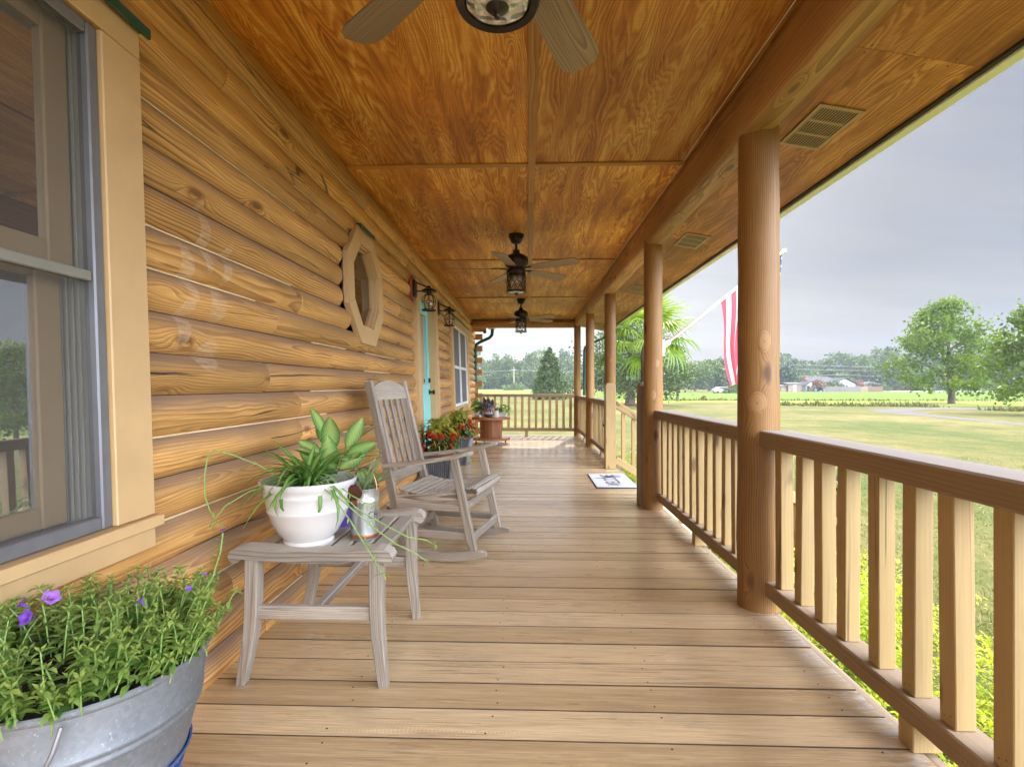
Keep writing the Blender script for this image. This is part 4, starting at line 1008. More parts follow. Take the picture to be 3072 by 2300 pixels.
c3 = (-.617, 1.912, ZT)
t = thing('galvanised_can', 'small galvanised can lettered CH with copper handle and grassy plant', 'can planter', c3, 'pots on the side table')
part(t, 'can', M_tin2, lambda q: q.lathe([(.050, 0), (.0525, .002), (.0525, .022), (.052, .026), (.052, .135), (.0535, .139), (.0535, .143), (.052, .147), (.0525, .184), (.0545, .187), (.0545, .190), (.0505, .190), (.0505, .16)], c3, 40))
part(t, 'copper_band', M_copper, lambda q: q.lathe([(.0530, .007), (.0532, .008), (.0532, .021), (.0530, .022)], c3, 40))
part(t, 'soil', M_soil, lambda q: q.lathe([(.0504, .175), (.001, .18)], c3, 16))
part(t, 'handle', M_copper, lambda q: q.tube([(c3[0]+.052*cos(a*pi/14), c3[1]-.018*cos(a*pi/14), ZT+.18+.085*sin(a*pi/14)) for a in range(15)], .0024, 7, flat=1.6))
def rose(q):
    n0 = len(q.v); q.lathe([(.012, .02), (.028, .004), (.031, 0), (.029, -.004), (.001, -.007)], (0, 0, 0), 26)
    q.v[n0:] = [(c3[0]-.012+p[0], c3[1]-.088+p[2]*.95-p[1]*.2, ZT+.187+p[1]*.95+p[2]*.25) for p in q.v[n0:]]
def rosem():
    k = NT('perforated_copper'); g = k.attr('gco'); v = k.vor(g, 150., rnd=.25)
    return k.done(k.bsdf(k.mix(k.mapr(v, .22, .3), (.20, .07, .03), (.075, .025, .013)), .4, .4))
part(t, 'sprinkler_rose', rosem(), rose)
part(t, 'spout', M_copper, lambda q: q.tube([(c3[0]-.02, c3[1]-.049, ZT+.13), (c3[0]-.015, c3[1]-.072, ZT+.172)], .009, 10))
part(t, 'leaves', L_grass, lambda q: [q.leaf((c3[0]+R.gauss(0, .014), c3[1]+R.gauss(0, .014), ZT+.17), (cos(a)*cos(e), sin(a)*cos(e), sin(e)), (0, 0, 1), R.uniform(.10, .2), R.uniform(.007, .012), 5, R.uniform(.1, .8), .3, shape=.6) for a, e in [(R.uniform(0, 6.28), R.uniform(.6, 1.45)) for _ in range(34)]])
def lettering(txt, size, name, mat, parent, fn, bold=0.):
    cu = bpy.data.curves.new(name, 'FONT'); cu.body = txt; cu.size = size; cu.align_x = 'CENTER'; cu.align_y = 'CENTER'; cu.offset = bold
    ob = bpy.data.objects.new(name+'_src', cu); COL.objects.link(ob)
    dg = bpy.context.evaluated_depsgraph_get(); me = bpy.data.meshes.new_from_object(ob.evaluated_get(dg))
    bpy.data.objects.remove(ob)
    for v in me.vertices: v.co = fn(v.co.x, v.co.y)
    a = me.attributes.new('gco', 'FLOAT_VECTOR', 'POINT'); me.materials.clear(); me.materials.append(mat)
    o = bpy.data.objects.new(name, me); COL.objects.link(o); adopt(o, parent); return o
M_ink = plain('dark_ink', (.02, .022, .03), .6)
def cyl(u, v):
    a = -.62+u/.0532; return V((c3[0]+.0535*cos(a), c3[1]+.0535*sin(a), ZT+.092+v*1.25))
lettering('CH', .032, 'lettering', M_ink, t, cyl, -.0004)

# ------------------------------------------------------------------ corrugated planters with coleus and begonias
def planter(cx_, cy_, label, sd, rot):
    rr = random.Random(sd)
    t = thing('corrugated_planter', label, 'planter', (cx_, cy_, 0), 'corrugated planters by the door')
    H = .36; hb, ht = .115, .165; ca, sa = cos(rot), sin(rot)
    X = lambda u, v, z: (cx_+u*ca-v*sa, cy_+u*sa+v*ca, z)
    def side(q):
        for s in range(4):
            n = 88; vs = []; gs = []
            for i in range(n+1):
                f = -1+2*i/n; d = .007*sin(i/n*2*pi*14)
                for (z, h) in ((.018, hb), (H-.02, ht)):
                    u, v = f*h*.97, -h+d
                    for _ in range(s): u, v = -v, u
                    vs.append(X(u, v, z)); gs.append((u, v, z))
            q.add(vs, [(2*i, 2*i+2, 2*i+3, 2*i+1) for i in range(n)], gs, .5, 0, True)
    part(t, 'corrugated_side', M_galv, side)
    def corner(q):
        for s in range(4):
            u, v, a, b2 = -hb, -hb, -ht, -ht
            for _ in range(s): u, v = -v, u; a, b2 = -b2, a
            q.bar(X(u, v, .002), X(a, b2, H-.018), .024, .024, up=(1, 0, 0), ch=.002)
    part(t, 'corner_strip', M_galv, corner)
    def lip(q):
        for s in range(4):
            p = []
            for (u, v) in ((-ht-.012, -ht), (ht-.012+.024, -ht)):
                for _ in range(s): u, v = -v, u
                p.append((u, v))
            d = [(p[1][0]-p[0][0])*.07, (p[1][1]-p[0][1])*.07]
            q.bar(X(*p[0], H-.004), X(p[1][0]-d[0], p[1][1]-d[1], H-.004), .026, .03, ch=.002)
    def foot(q):
        for s in range(4):
            p = []
            for (u, v) in ((-hb, -hb), (hb, -hb)):
                for _ in range(s): u, v = -v, u
                p.append((u, v))
            q.bar(X(*p[0], .01), X(*p[1], .01), .012, .02, ch=.002)
    part(t, 'rim_band', M_brown2, lip); part(t, 'base_band', M_brown2, foot)
    part(t, 'soil', M_soil, lambda q: q.add([X(-ht, -ht, H-.03), X(ht, -ht, H-.03), X(ht, ht, H-.03), X(-ht, ht, H-.03)], [(0, 1, 2, 3)]))
    def dome(q, n, r0, r1, zmin, zmax, L, w, seg, el, droop):
        for _ in range(n):
            a = rr.uniform(0, 2*pi); u = rr.uniform(zmin, zmax); rad = sqrt(max(.02, 1-(max(0, u-.12)/.9)**2))*rr.uniform(r0, r1)
            e = rr.uniform(*el); l = rr.uniform(*L)
            q.leaf((cx_+rad*cos(a), cy_+rad*sin(a), H+u*.36), (cos(a+rr.gauss(0, .4))*cos(e), sin(a+rr.gauss(0, .4))*cos(e), sin(e)), (0, 0, 1), l, l*w, seg, rr.uniform(*droop), .25, t=rr.random(), shape=.72)
    part(t, 'lime_leaves', L_lime, lambda q: dome(q, 120, .0, .16, .5, .95, (.07, .125), .46, 5, (-.2, .8), (.2, 1.)))
    part(t, 'coleus_leaves', L_coleus, lambda q: dome(q, 95, .05, .18, .18, .72, (.075, .125), .55, 6, (-.7, .4), (.3, 1.1)))
    part(t, 'begonia_leaves', L_deep, lambda q: dome(q, 130, .03, .17, .0, .5, (.05, .09), .75, 5, (-.5, .6), (.2, .9)))
    for (a, u) in [(rr.uniform(-2.6, .9), rr.uniform(.15, .62)) for _ in range(8)]:
        def reds(q):
            px, py, pz = cx_+.185*cos(a), cy_+.185*sin(a), H+u*.36
            for _ in range(26):
                q.leaf((px+rr.gauss(0, .014), py+rr.gauss(0, .014), pz+rr.gauss(0, .018)), (rr.gauss(0, 1), rr.gauss(0, 1), rr.gauss(0, .8)), (0, 0, 1), .024, .022, 3, .4, .3, t=rr.random())
        part(t, 'red_flower', L_red, reds)
    def trail(q):
        for _ in range(16):
            a = rr.uniform(-1.3, .5) if rr.random() < .7 else rr.uniform(0, 6.28); p = V((cx_+.15*cos(a), cy_+.15*sin(a), H)); d = V((cos(a)*.5, sin(a)*.5, .5)); L = rr.uniform(5, 14)
            for k2 in range(int(L)):
                p = p+d*.022; d = (d+V((rr.gauss(0, .12), rr.gauss(0, .12), -.25))).normalized()
                for _2 in range(3): q.leaf(p, (rr.gauss(0, 1), rr.gauss(0, 1), rr.gauss(.2, .6)), (0, 0, 1), .018, .014, 2, .3, .1, t=rr.random())
    part(t, 'trailing_leaves', L_trail, trail)
M_brown2 = plain('rusted_brown_band', (.16, .085, .05), .6, .2, var=.3, vs=25)
planter(-.90, 5.16, 'corrugated metal planter of coleus and red begonias behind the rocker', 3, -.06)
planter(-.915, 6.70, 'farther corrugated metal planter of coleus, right of the door', 5, -.03)

# ------------------------------------------------------------------ cable spool table and its pots
sp = thing('spool_table', 'wooden cable spool on casters used as a plant table', 'spool table', (-.66, 9.1, 0))
part(sp, 'base_disc', M_spool, lambda q: q.prism([(-.66+.345*cos(i*pi/24), 9.1+.345*sin(i*pi/24)) for i in range(48)], 2, .075, .115))
part(sp, 'top_disc', M_spool, lambda q: q.prism([(-.66+.345*cos(i*pi/24), 9.1+.345*sin(i*pi/24)) for i in range(48)], 2, .437, .477))
def drum(q):
    n = 22
    for i in range(n):
        a0, a1 = 2*pi*i/n+.012, 2*pi*(i+1)/n-.012; r = .195+R.uniform(-.002, .002)
        vs = [(-.66+rr_*cos(a), 9.1+rr_*sin(a), z) for z in (.1152, .4368) for (rr_, a) in ((r, a0), (r, a1), (r-.02, a1), (r-.02, a0))]
        ox = R.uniform(0, 30)
        gs = [(v[2]+ox, .05*(j % 2), 0) for j, v in enumerate(vs)]
        q.add(vs, [(0, 1, 5, 4), (1, 2, 6, 5), (2, 3, 7, 6), (3, 0, 4, 7)], gs)
part(sp, 'drum', M_spool, drum)
for i in range(4):
    a = .5+i*pi/2; x, y = -.66+.29*cos(a), 9.1+.29*sin(a)
    cw = part(sp, 'caster', M_black, lambda q: (q.box((x-.006, y-.012, .04), (x+.006, y+.012, .0745), 2, ch=.001), q.tube([(x-.012, y, .027), (x+.012, y, .027)], .026, 16)))
ZS2 = .4775
def spot(name_label, x, y, prof, mat, sr, szz, leaves, lm, n=30, **kw):
    t = thing('potted_plant', name_label, 'potted plant', (x, y, ZS2), 'pots on the spool table')
    pot(t, prof, (x, y, ZS2), mat, sr, szz, n, **kw); part(t, 'leaves', lm, leaves); return t
def puff(x, y, z0, n, rx, rz, L, w, el=(-.3, 1.1), droop=(.2, .9), seg=4):
    def f(q):
        for _ in range(n):
            a = R.uniform(0, 6.28); s = R.uniform(.05, 1); e = R.uniform(*el); l = R.uniform(*L)
            q.leaf((x+rx*s*cos(a), y+rx*s*sin(a), z0+rz*R.random()*(1.1-s*.6)), (cos(a)*cos(e), sin(a)*cos(e), sin(e)), (0, 0, 1), l, l*w, seg, R.uniform(*droop), .2, shape=.75)
    return f
def bandpot():
    k = NT('dipped_glaze'); z = k.sep(k.attr('gco'))[0]; n = k.noise(k.attr('gco'), 14., 3)
    h = k.m('ADD', z, k.m('MULTIPLY', k.m('SUBTRACT', n, .5), .03))
    c = k.ramp(k.mapr(h, 0, .13), [(0, (.02, .035, .07)), (.42, (.03, .05, .09)), (.5, (.55, .36, .25)), (.78, (.52, .33, .22)), (.84, (.08, .05, .04)), (1, (.07, .045, .035))])
    return k.done(k.bsdf(c, .3))
spot('wide dipped pot, dark below and tan above, with purple striped foliage', -.69, 8.93, [(.05, 0), (.068, .01), (.083, .055), (.083, .09), (.076, .12), (.07, .12), (.068, .10)], bandpot(), .069, .1, puff(-.69, 8.93, ZS2+.10, 90, .12, .21, (.08, .15), .42, (-.4, 1.3)), L_trad)
tr_ = [o for o in bpy.data.objects if o.get('label', '').startswith('wide dipped')][0]
part(tr_, 'tall_leaves', L_deep2 if False else leafm('burgundy_leaf', (.03, .018, .016), (.06, .035, .03), trans=.1), lambda q: [q.leaf((-.69+dx, 8.93, ZS2+.2), (dx*3, -.2, 1), (0, -1, 0), L, .06, 6, .3, .2) for dx, L in ((-.06, .17), (.0, .14), (.05, .12))])
spot('white tapered pot of pothos at the wall side of the spool', -.90, 9.06, [(.048, 0), (.05, .004), (.068, .13), (.064, .13), (.06, .11)], M_ceram, .06, .115, puff(-.90, 9.06, ZS2+.11, 80, .11, .17, (.07, .12), .65), L_pothos)
spot('small blush pink pot half hidden between the two large pots', -.81, 9.12, [(.045, 0), (.05, .01), (.055, .11), (.05, .11), (.048, .1)], M_pink, .049, .1, puff(-.81, 9.12, ZS2+.1, 30, .05, .1, (.05, .09), .5), L_deep)
spot('plain white cylinder pot with short green succulents', -.563, 8.93, [(.043, 0), (.046, .003), (.052, .125), (.048, .125), (.046, .11)], M_ceram, .046, .112, puff(-.563, 8.93, ZS2+.11, 26, .03, .06, (.03, .07), .4, (.3, 1.4)), L_deep)
spot('square white pot with trailing lime pothos on the spool', -.45, 9.08, [(.062, 0), (.066, .004), (.09, .115), (.085, .115), (.08, .1)], M_ceram, .08, .1, puff(-.45, 9.08, ZS2+.1, 80, .12, .12, (.06, .10), .7, (-.7, .8)), L_trail, 4, a0=pi/4, smooth=False)
o = part(None, 'tealight_cup', M_white, lambda q: q.lathe([(.02, 0), (.025, .002), (.028, .04), (.025, .04), (.022, .01), (.001, .008)], (-.84, 8.93, ZS2), 16)); tag(o, 'tiny white cup on the spool beside the dipped pot', 'cup')

# ------------------------------------------------------------------ petunia tub (front left)
tc = (-.872, .985); 
st_ = thing('plant_stand', 'round blue glazed stand under the galvanised tub', 'plant stand', (*tc, 0))
part(st_, 'pedestal', M_blue, lambda q: q.lathe([(.17, 0), (.175, .02), (.16, .06), (.155, .2), (.16, .25), (.165, .262)], (*tc, .0005), 36))
part(st_, 'saucer', M_blue, lambda q: q.lathe([(.155, .2635), (.165, .268), (.176, .292), (.172, .292), (.162, .274), (.001, .272)], (*tc, .0005), 40))
tt = thing('galvanised_tub', 'galvanised tub of green petunias with violet flowers, front left corner', 'tub planter', (*tc, .275))
ZR = .502
def tub(q):
    pr = []
    for (f, z) in ((.0, .2755), (1, .2755), (1, .285), (1.02, .30)): pass
    q.lathe([(.160, .2755), (.166, .280), (.170, .30), (.190, .382), (.1935, .384), (.196, .387), (.196, .393), (.1945, .396), (.1955, .400), (.198, .403), (.198, .409), (.1965, .412), (.206, .486), (.2095, .488), (.2125, .493), (.2125, .499), (.2095, ZR), (.206, .499), (.203, .48), (.19, .40)], (*tc, 0), 72)
part(tt, 'tub', M_galv, tub)
part(tt, 'soil', M_soil, lambda q: q.lathe([(.203, .478), (.1, .485), (.001, .487)], (*tc, 0), 30))
ha = -1.24; hx, hy = tc[0]+.205*cos(ha), tc[1]+.205*sin(ha)
part(tt, 'handle', M_alu, lambda q: q.tube([(hx-.055, hy+.005, .485), (hx-.055, hy-.010, .455), (hx-.045, hy-.016, .425), (hx, hy-.022, .408), (hx+.045, hy-.016, .425), (hx+.055, hy-.008, .455), (hx+.055, hy+.007, .485)], .0042, 8))
sprigs = []
def petu(q):
    for i in range(300):
        a = R.uniform(0, 2*pi); rr_ = .206*R.random()**.42; p = V((tc[0]+rr_*cos(a), tc[1]+rr_*sin(a), .485))
        out = V((cos(a), sin(a), 0))*(rr_/.2)*R.uniform(.2, .8); d = (out+V((R.gauss(0, .15), R.gauss(0, .15), 1))).normalized()
        hgt = R.uniform(.06, .15)*(1.1-.3*(rr_/.2)); n = int(hgt/.010)
        for k in range(n):
            p = p+d*(hgt/n); d = (d+V((R.gauss(0, .06), R.gauss(0, .06), R.gauss(.0, .05)))).normalized()
            if k > n*.12:
                for s in range(2):
                    aa = k*2.4+s*pi+R.gauss(0, .3); e = R.uniform(.0, .7); L = R.uniform(.018, .031)*(1.15-.4*k/n)
                    q.leaf(p, (cos(aa)*cos(e), sin(aa)*cos(e), sin(e)), (0, 0, 1), L, L*.42, 3, R.uniform(.1, .8), .25, t=min(1, max(0, .1+.62*k/n+R.gauss(0, .22))), shape=.8)
        for s in range(4):
            aa = s*1.6; q.leaf(p, (cos(aa)*.6, sin(aa)*.6, .8), (0, 0, 1), .015, .006, 2, .3, .2, t=.95)
        sprigs.append((V(p), d))
part(tt, 'leaves', L_petu, petu)
def pstem(q):
    for (p, d) in sprigs: q.tube([p-d*.06-V((0, 0, .02)), p-d*.03, p], .0013, 4, cap=False)
    q.tube([(-.74, 1.12, .55), (-.715, 1.135, .60), (-.700, 1.14, .655), (-.694, 1.14, .700)], .0016, 5)
part(tt, 'stems', L_stem, pstem)
def tallsprig(q):
    for k in range(9):
        z = .585+k*.0125
        for s in range(2):
            aa = k*2.4+s*pi; q.leaf((-.718+.0024*k, 1.135, z), (cos(aa)*.8, sin(aa)*.8, .5), (0, 0, 1), .020-.001*k, .007, 3, .4, .25, t=.8)
part(tt, 'leaves', L_petu, tallsprig)
def flower(q, p, d, sz, t):
    d = V(d).normalized(); x = d.cross(V((0, 0, 1))); x = x.normalized() if x.length > .1 else V((1, 0, 0)); y = d.cross(x); N = 20; vs = []; gs = []
    for (r, h) in ((.06, 0), (.12, .45), (.28, .75), (.7, .95), (1., .92)):
        for j in range(N):
            a = 2*pi*j/N; rr_ = r*sz*(1+(.13*cos(5*a) if r > .5 else 0)); vs.append(V(p)+d*(h*sz*1.5+(.08*sz*cos(5*a) if r > .9 else 0))+x*rr_*cos(a)+y*rr_*sin(a)); gs.append((r, 1, 0))
    q.add(vs, [(i*N+j, i*N+(j+1) % N, (i+1)*N+(j+1) % N, (i+1)*N+j) for i in range(4) for j in range(N)], gs, t, 0, True)
FL = [((-.935, .93, .618), (-.6, -.35, .5), .019, .3), ((-.905, .935, .625), (.6, -.3, .7), .021, 1.), ((-.91, .915, .607), (-.1, -.8, .35), .02, .0), ((-.755, .985, .60), (-.6, -.2, .75), .018, .1), ((-.955, .87, .575), (-.5, -.5, .3), .012, .5), ((-.795, .83, .515), (.2, -.8, .2), .011, .4), ((-.72, 1.06, .60), (.3, -.3, .6), .009, .3), ((-.694, 1.14, .70), (0, 0, 1), .009, .4), ((-.71, 1.10, .615), (.1, -.2, 1), .008, .8)]
for f in FL: part(tt, 'flower', L_purple, lambda q: flower(q, f[0], f[1], f[2]*.68, f[3]))

# ------------------------------------------------------------------ door mat
mt = thing('door_mat', 'white WELCOME door mat with dark edge at the top of the steps', 'door mat', (.90, 5.55, .0045))
part(mt, 'mat_base', M_ink, lambda q: q.box((.690, 5.165, .0025), (1.118, 5.945, .0095), 1, ch=.002))
def matm():
    k = NT('mat_face'); g = k.n('ShaderNodeNewGeometry').outputs['Position']; x, y, z = k.sep(g)
    def blob(x0, y0, rx, ry): 
        dx = k.m('DIVIDE', k.m('SUBTRACT', x, x0), rx); dy = k.m('DIVIDE', k.m('SUBTRACT', y, y0), ry)
        return k.m('ADD', k.m('MULTIPLY', dx, dx), k.m('MULTIPLY', dy, dy))
    n = k.m('MULTIPLY', k.noise(g, 22., 4, .6), .9)
    d = k.m('MINIMUM', blob(.80, 5.66, .09, .05), blob(.99, 5.80, .09, .12))
    f = k.mapr(k.m('ADD', d, n), .75, 1.25, 1, 0)
    return k.done(k.bsdf(k.mix(k.m('MULTIPLY', f, .75), (.58, .58, .60), (.17, .185, .215)), .8, normal=k.bump(k.noise(g, 500., 2), .2, .002)))
part(mt, 'mat_face', matm(), lambda q: q.box((.697, 5.172, .0096), (1.111, 5.938, .0115), 1, ch=.0005))
lettering('WELCOME', .165, 'lettering', M_ink, mt, lambda u, v: V((.905-v*1.35, 5.56+u*.78, .0126)), .0015)

# ------------------------------------------------------------------ bottle opener by the newel, flag
bo = thing('bottle_opener', 'dark wooden wall bottle opener with catch jar hung on the balusters', 'bottle opener', (1.07, 6.98, .6))
part(bo, 'board', M_brown, lambda q: (q.box((1.060, 6.945, .56), (1.078, 7.02, .72), 2, ch=.003), q.box((1.035, 6.915, .72), (1.082, 7.05, .732), 1, ch=.002)))
part(bo, 'jar', M_ceram, lambda q: q.lathe([(.026, 0), (.028, .004), (.028, .07), (.022, .078), (.022, .09), (.001, .09)], (1.045, 6.98, .475), 18))
part(bo, 'caps', M_black, lambda q: q.lathe([(.0285, .004), (.0287, .005), (.0287, .035), (.0285, .036)], (1.045, 6.98, .475), 18))

pA = V((1.135, 4.36, 1.36)); pB = V((2.66, 5.4, 2.43)); dP = (pB-pA).normalized()
fg = thing('flag', 'draped stars and stripes flag on a wooden pole from the second post', 'flag', tuple(pA))
part(fg, 'bracket', M_white, lambda q: (q.bar(pA-dP*.035, pA+dP*.10, .04, .04, ch=.006), q.box((1.125, 4.32, 1.28), (1.15, 4.40, 1.42), 2, ch=.004)))
M_pole = wood('pole_wood', (.72, .50, .33), (.64, .43, .27), (.46, .28, .16), period=.008, rough=.4)
part(fg, 'pole', M_pole, lambda q: q.tube([pA+dP*.02, pB-dP*.045], .0125, 12))
M_bead = plain('turned_wood', (.62, .48, .33), .4)
def finial(q):
    pts = []; rad = []
    for (s, r) in ((-.05, .013), (-.03, .02), (-.022, .014), (-.012, .012), (0, .021), (.012, .026), (.026, .021), (.034, .006)): pts.append(pB+dP*s); rad.append(r)
    q.tube(pts, rad, 14)
part(fg, 'finial', M_bead, finial)
def flagm():
    k = NT('flag_cloth'); g = k.sep(k.attr('gco')); s, tt_ = g[0], g[1]
    st2 = k.m('GREATER_THAN', k.m('FRACT', k.m('MULTIPLY', s, 6.5)), .5)   # 13 stripes across the hoist
    c = k.mix(st2, (.70, .085, .12), (.66, .66, .67))
    blue = k.m('MULTIPLY', k.m('GREATER_THAN', s, .4615), k.m('LESS_THAN', tt_, .40))
    a = k.m('SUBTRACT', k.m('FRACT', k.m('MULTIPLY', s, 9.3)), .5); b_ = k.m('SUBTRACT', k.m('FRACT', k.m('MULTIPLY', tt_, 14.)), .5)
    star = k.m('LESS_THAN', k.m('ADD', k.m('MULTIPLY', a, a), k.m('MULTIPLY', b_, b_)), .085)
    c = k.mix(blue, c, k.mix(star, (.02, .055, .13), (.62, .65, .68)))
    wv = k.noise(k.vm('MULTIPLY', k.attr('gco'), (260, 320, 1)), 1., 2)
    b1 = k.bsdf(c, .8, 0, .2, k.bump(wv, .15, .002)); tr = k.n('ShaderNodeBsdfTranslucent'); k.put(tr.inputs[0], c)
    return k.done(k.mixsh(.45, b1, tr.outputs[0]))
def cloth(q):
    NS, NT_ = 60, 40; h0 = pB-dP*.04; h1 = pB-dP*1.21; vs = []; gs = []
    for i in range(NS+1):
        s = i/NS; top = h1.lerp(h0, s)
        for j in range(NT_+1):
            u = j/NT_
            # gathers under the upper two thirds of the pole as it falls
            cxx = 1.60+.34*s; g = u**(.75+1.3*s)*(.78-.25*s)
            x = top.x*(1-g)+(1.98+.16*(s-.5))*g
            fold = .05*sin(s*19+1.2*u)*min(1, u*2.2)*(1-.2*u)+.02*sin(s*41+3*u)*u
            z = top.z-.012-u*(.78+.36*s)-.02*sin(s*9)*u
            y = top.y+fold+.03*sin(u*4)*u
            vs.append((x+.018*sin(u*7+s*5)*u, y, z)); gs.append((s, u, 0))
    q.add(vs, [(i*(NT_+1)+j, (i+1)*(NT_+1)+j, (i+1)*(NT_+1)+j+1, i*(NT_+1)+j+1) for i in range(NS) for j in range(NT_)], gs, .5, 0, True)
part(fg, 'cloth', flagm(), cloth)
# ------------------------------------------------------------------ grounds
G = -.75
def lawnmat():
    k = NT('lawn_grass'); P = k.n('ShaderNodeNewGeometry').outputs['Position']
    a = k.noise(P, .16, 4, .6); b1 = k.noise(k.vm('MULTIPLY', P, (1, .6, 1)), 1.1, 4, .65); f = k.noise(P, 9., 5, .8); f2 = k.noise(P, 90., 2, .6)
    x = k.m('ADD', k.m('ADD', k.m('MULTIPLY', a, .5), k.m('MULTIPLY', b1, .34)), k.m('MULTIPLY', f, .32))
    c = k.ramp(x, [(.38, (.036, .064, .010)), (.50, (.070, .086, .017)), (.60, (.125, .112, .032)), (.72, (.19, .155, .062))])
    v = k.m('MULTIPLY', k.mapr(f2, .3, .7, .7, 1.25), k.mapr(f, .3, .7, .85, 1.12))
    c = k.mix(1., c, k.comb(v, v, v), 'MULTIPLY')
    bare = k.m('MULTIPLY', k.mapr(k.noise(P, 2.3, 4, .7), .66, .74), .5)
    c = k.mix(bare, c, (.24, .19, .13))
    return k.done(k.bsdf(c, .9, 0, .2, k.bump(f, .6, .05)))
M_lawn = lawnmat()
def fieldmat(name, c1, c2, sc_):
    k = NT(name); P = k.n('ShaderNodeNewGeometry').outputs['Position']
    n = k.noise(k.vm('MULTIPLY', P, (.35, 1, 1)), sc_, 5, .7); m2 = k.noise(P, sc_*14, 2)
    c = k.mix(k.mapr(k.m('ADD', k.m('MULTIPLY', n, .8), k.m('MULTIPLY', m2, .2)), .35, .65), c1, c2)
    return k.done(k.bsdf(c, .9, 0, .15))
SHEETS = {'crop_field': 'vivid green low crop field before the white house', 'meadow': 'bright grassy meadow beyond the far end of the porch', 'verge': 'yellow green uncut strip between lawn and crop field', 'driveway': 'pale gravel drive forking across the lawn', 'road': 'pale road strip beyond the crop field', 'mulch_bed': 'round bed of red mulch under the oak'}
def sheet(name, pts, z, mat):
    b = MB(); b.add([(x, y, z) for x, y in pts], [tuple(range(len(pts)))]); o = b.build(name, mat); 
    if o.data.polygons[0].normal.z < 0: o.data.flip_normals()
    return struct(o, SHEETS[name], name.replace('_', ' '))
b = MB()
b.add([(-330, -190, G), (480, -190, G), (480, 430, G), (-330, 430, G)], [(0, 1, 2, 3)])
lawn = struct(b.build('lawn', M_lawn), 'mown dry summer lawn stretching away from the porch', 'lawn')
sheet('crop_field', [(6.5, 62), (77, 60), (190, 150), (15, 141)], G+.02, fieldmat('crop_green', (.068, .112, .009), (.108, .155, .015), .12))
sheet('meadow', [(-60, 78), (8, 76), (14, 235), (-60, 235)], G+.02, fieldmat('meadow_green', (.115, .19, .026), (.185, .235, .045), .06))
sheet('verge', [(8, 49.5), (20, 54), (38, 45.2), (62, 47), (76, 59.8), (6.4, 61.7)], G+.012, fieldmat('verge_grass', (.13, .19, .02), (.23, .24, .045), .4))
M_gravel = fieldmat('pale_gravel', (.10, .092, .087), (.14, .13, .124), 1.3)
sheet('driveway', [(24.8, 38.2), (29.8, 41.1), (33.6, 41.9), (38.9, 41.7), (90, 41.5), (90, 38.7), (36.5, 39.1), (31.2, 39.0), (27.5, 37.1), (26.0, 35.4), (24.8, 32.2), (23.8, 28.1), (23.1, 24.5), (21.6, 10), (20, 10), (21.9, 23.3), (22.5, 26.5), (22.9, 30.2), (23.0, 32.1), (23.3, 34.5)], G+.008, M_gravel)
M_road = fieldmat('pale_road', (.24, .235, .23), (.30, .295, .29), .3)
sheet('road', [(104, 153), (112, 152), (320, 170), (320, 182), (104, 166)], G+.03, M_road)
sheet('mulch_bed', [(9.4+1.9*cos(i*pi/10), 47.2+1.7*sin(i*pi/10)) for i in range(20)], G+.05, fieldmat('red_mulch', (.20, .055, .03), (.30, .09, .05), 3.))

# ------------------------------------------------------------------ vegetation
L_t1 = leafm('sycamore_leaf', (.035, .085, .005), (.17, .24, .014), trans=.45)
L_t2 = leafm('oak_leaf', (.028, .058, .015), (.09, .13, .036), trans=.25)
L_t3 = leafm('cedar_needle', (.03, .06, .013), (.085, .125, .03), trans=.2)
L_w = leafm('woodland_leaf', (.018, .05, .011), (.11, .165, .024), trans=.4)
L_wd = leafm('dark_tree_leaf', (.013, .035, .016), (.04, .08, .03), trans=.2)
L_wp = leafm('pale_tree_leaf', (.05, .095, .02), (.11, .155, .042), trans=.3)
L_gold = leafm('golden_shrub_leaf', (.17, .30, .025), (.60, .60, .045), trans=.5)
L_pink = leafm('pink_blossom', (.15, .075, .05), (.26, .14, .10), trans=.25)
M_bark = wood('bark', (.20, .16, .12), (.14, .11, .08), (.05, .04, .03), period=.05, warp=.05, rough=.9, fibre=.4, bump=.6)
def crown_clumps(n, c, rx, rz, shape='round', rng=R):
    out = []
    for i in range(n):
        if shape == 'cone':
            u = rng.random()**1.25; a = rng.uniform(0, 2*pi); r = rx*(1-u)**.72*(.55+.45*rng.random())*(1.0 if u > .12 else .8)
            out.append((V((c[0]+r*cos(a), c[1]+r*sin(a), c[2]-rz+2*rz*u)), 1-u*.75))
        elif shape == 'egg':
            u = rng.random()**.85; a = rng.uniform(0, 2*pi); lob = 1+.22*sin(3*a+c[0])+.14*sin(5*a+7*u+c[1]); s = rng.random()**.4
            r = rx*(1-u**2.3)**.62*min(1, .5+u*3.2)*s*lob*(1+.12*sin(11*u+2*a))
            out.append((V((c[0]+r*cos(a), c[1]+r*sin(a), c[2]-rz+2*rz*u*(.94+.06*sin(4*a)))), 1))
        else:
            while True:
                d = V((rng.gauss(0, 1), rng.gauss(0, 1), rng.gauss(0, 1))).normalized()
                s = rng.random()**.42
                if shape == 'tree' and d.z < -.55 and rng.random() < .8: continue
                break
            wob = 1+.16*sin(3*atan2(d.y, d.x)+c[0])+.12*sin(5*d.z+2*d.x)
            out.append((V((c[0]+d.x*rx*s*wob, c[1]+d.y*rx*s*wob, c[2]+d.z*rz*s*wob)), 1))
    return out
def foliage(q, clumps, per, rc, sz, rng=R, asp=.75, flat=.8):
    for (p, k) in clumps:
        base = rng.uniform(.1, .9)
        for _ in range(per):
            o = V((rng.gauss(0, rc), rng.gauss(0, rc), rng.gauss(0, rc*flat)))*k
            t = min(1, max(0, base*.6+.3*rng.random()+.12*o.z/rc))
            q.card(p+o, sz*rng.uniform(.6, 1.25), t, asp=asp)
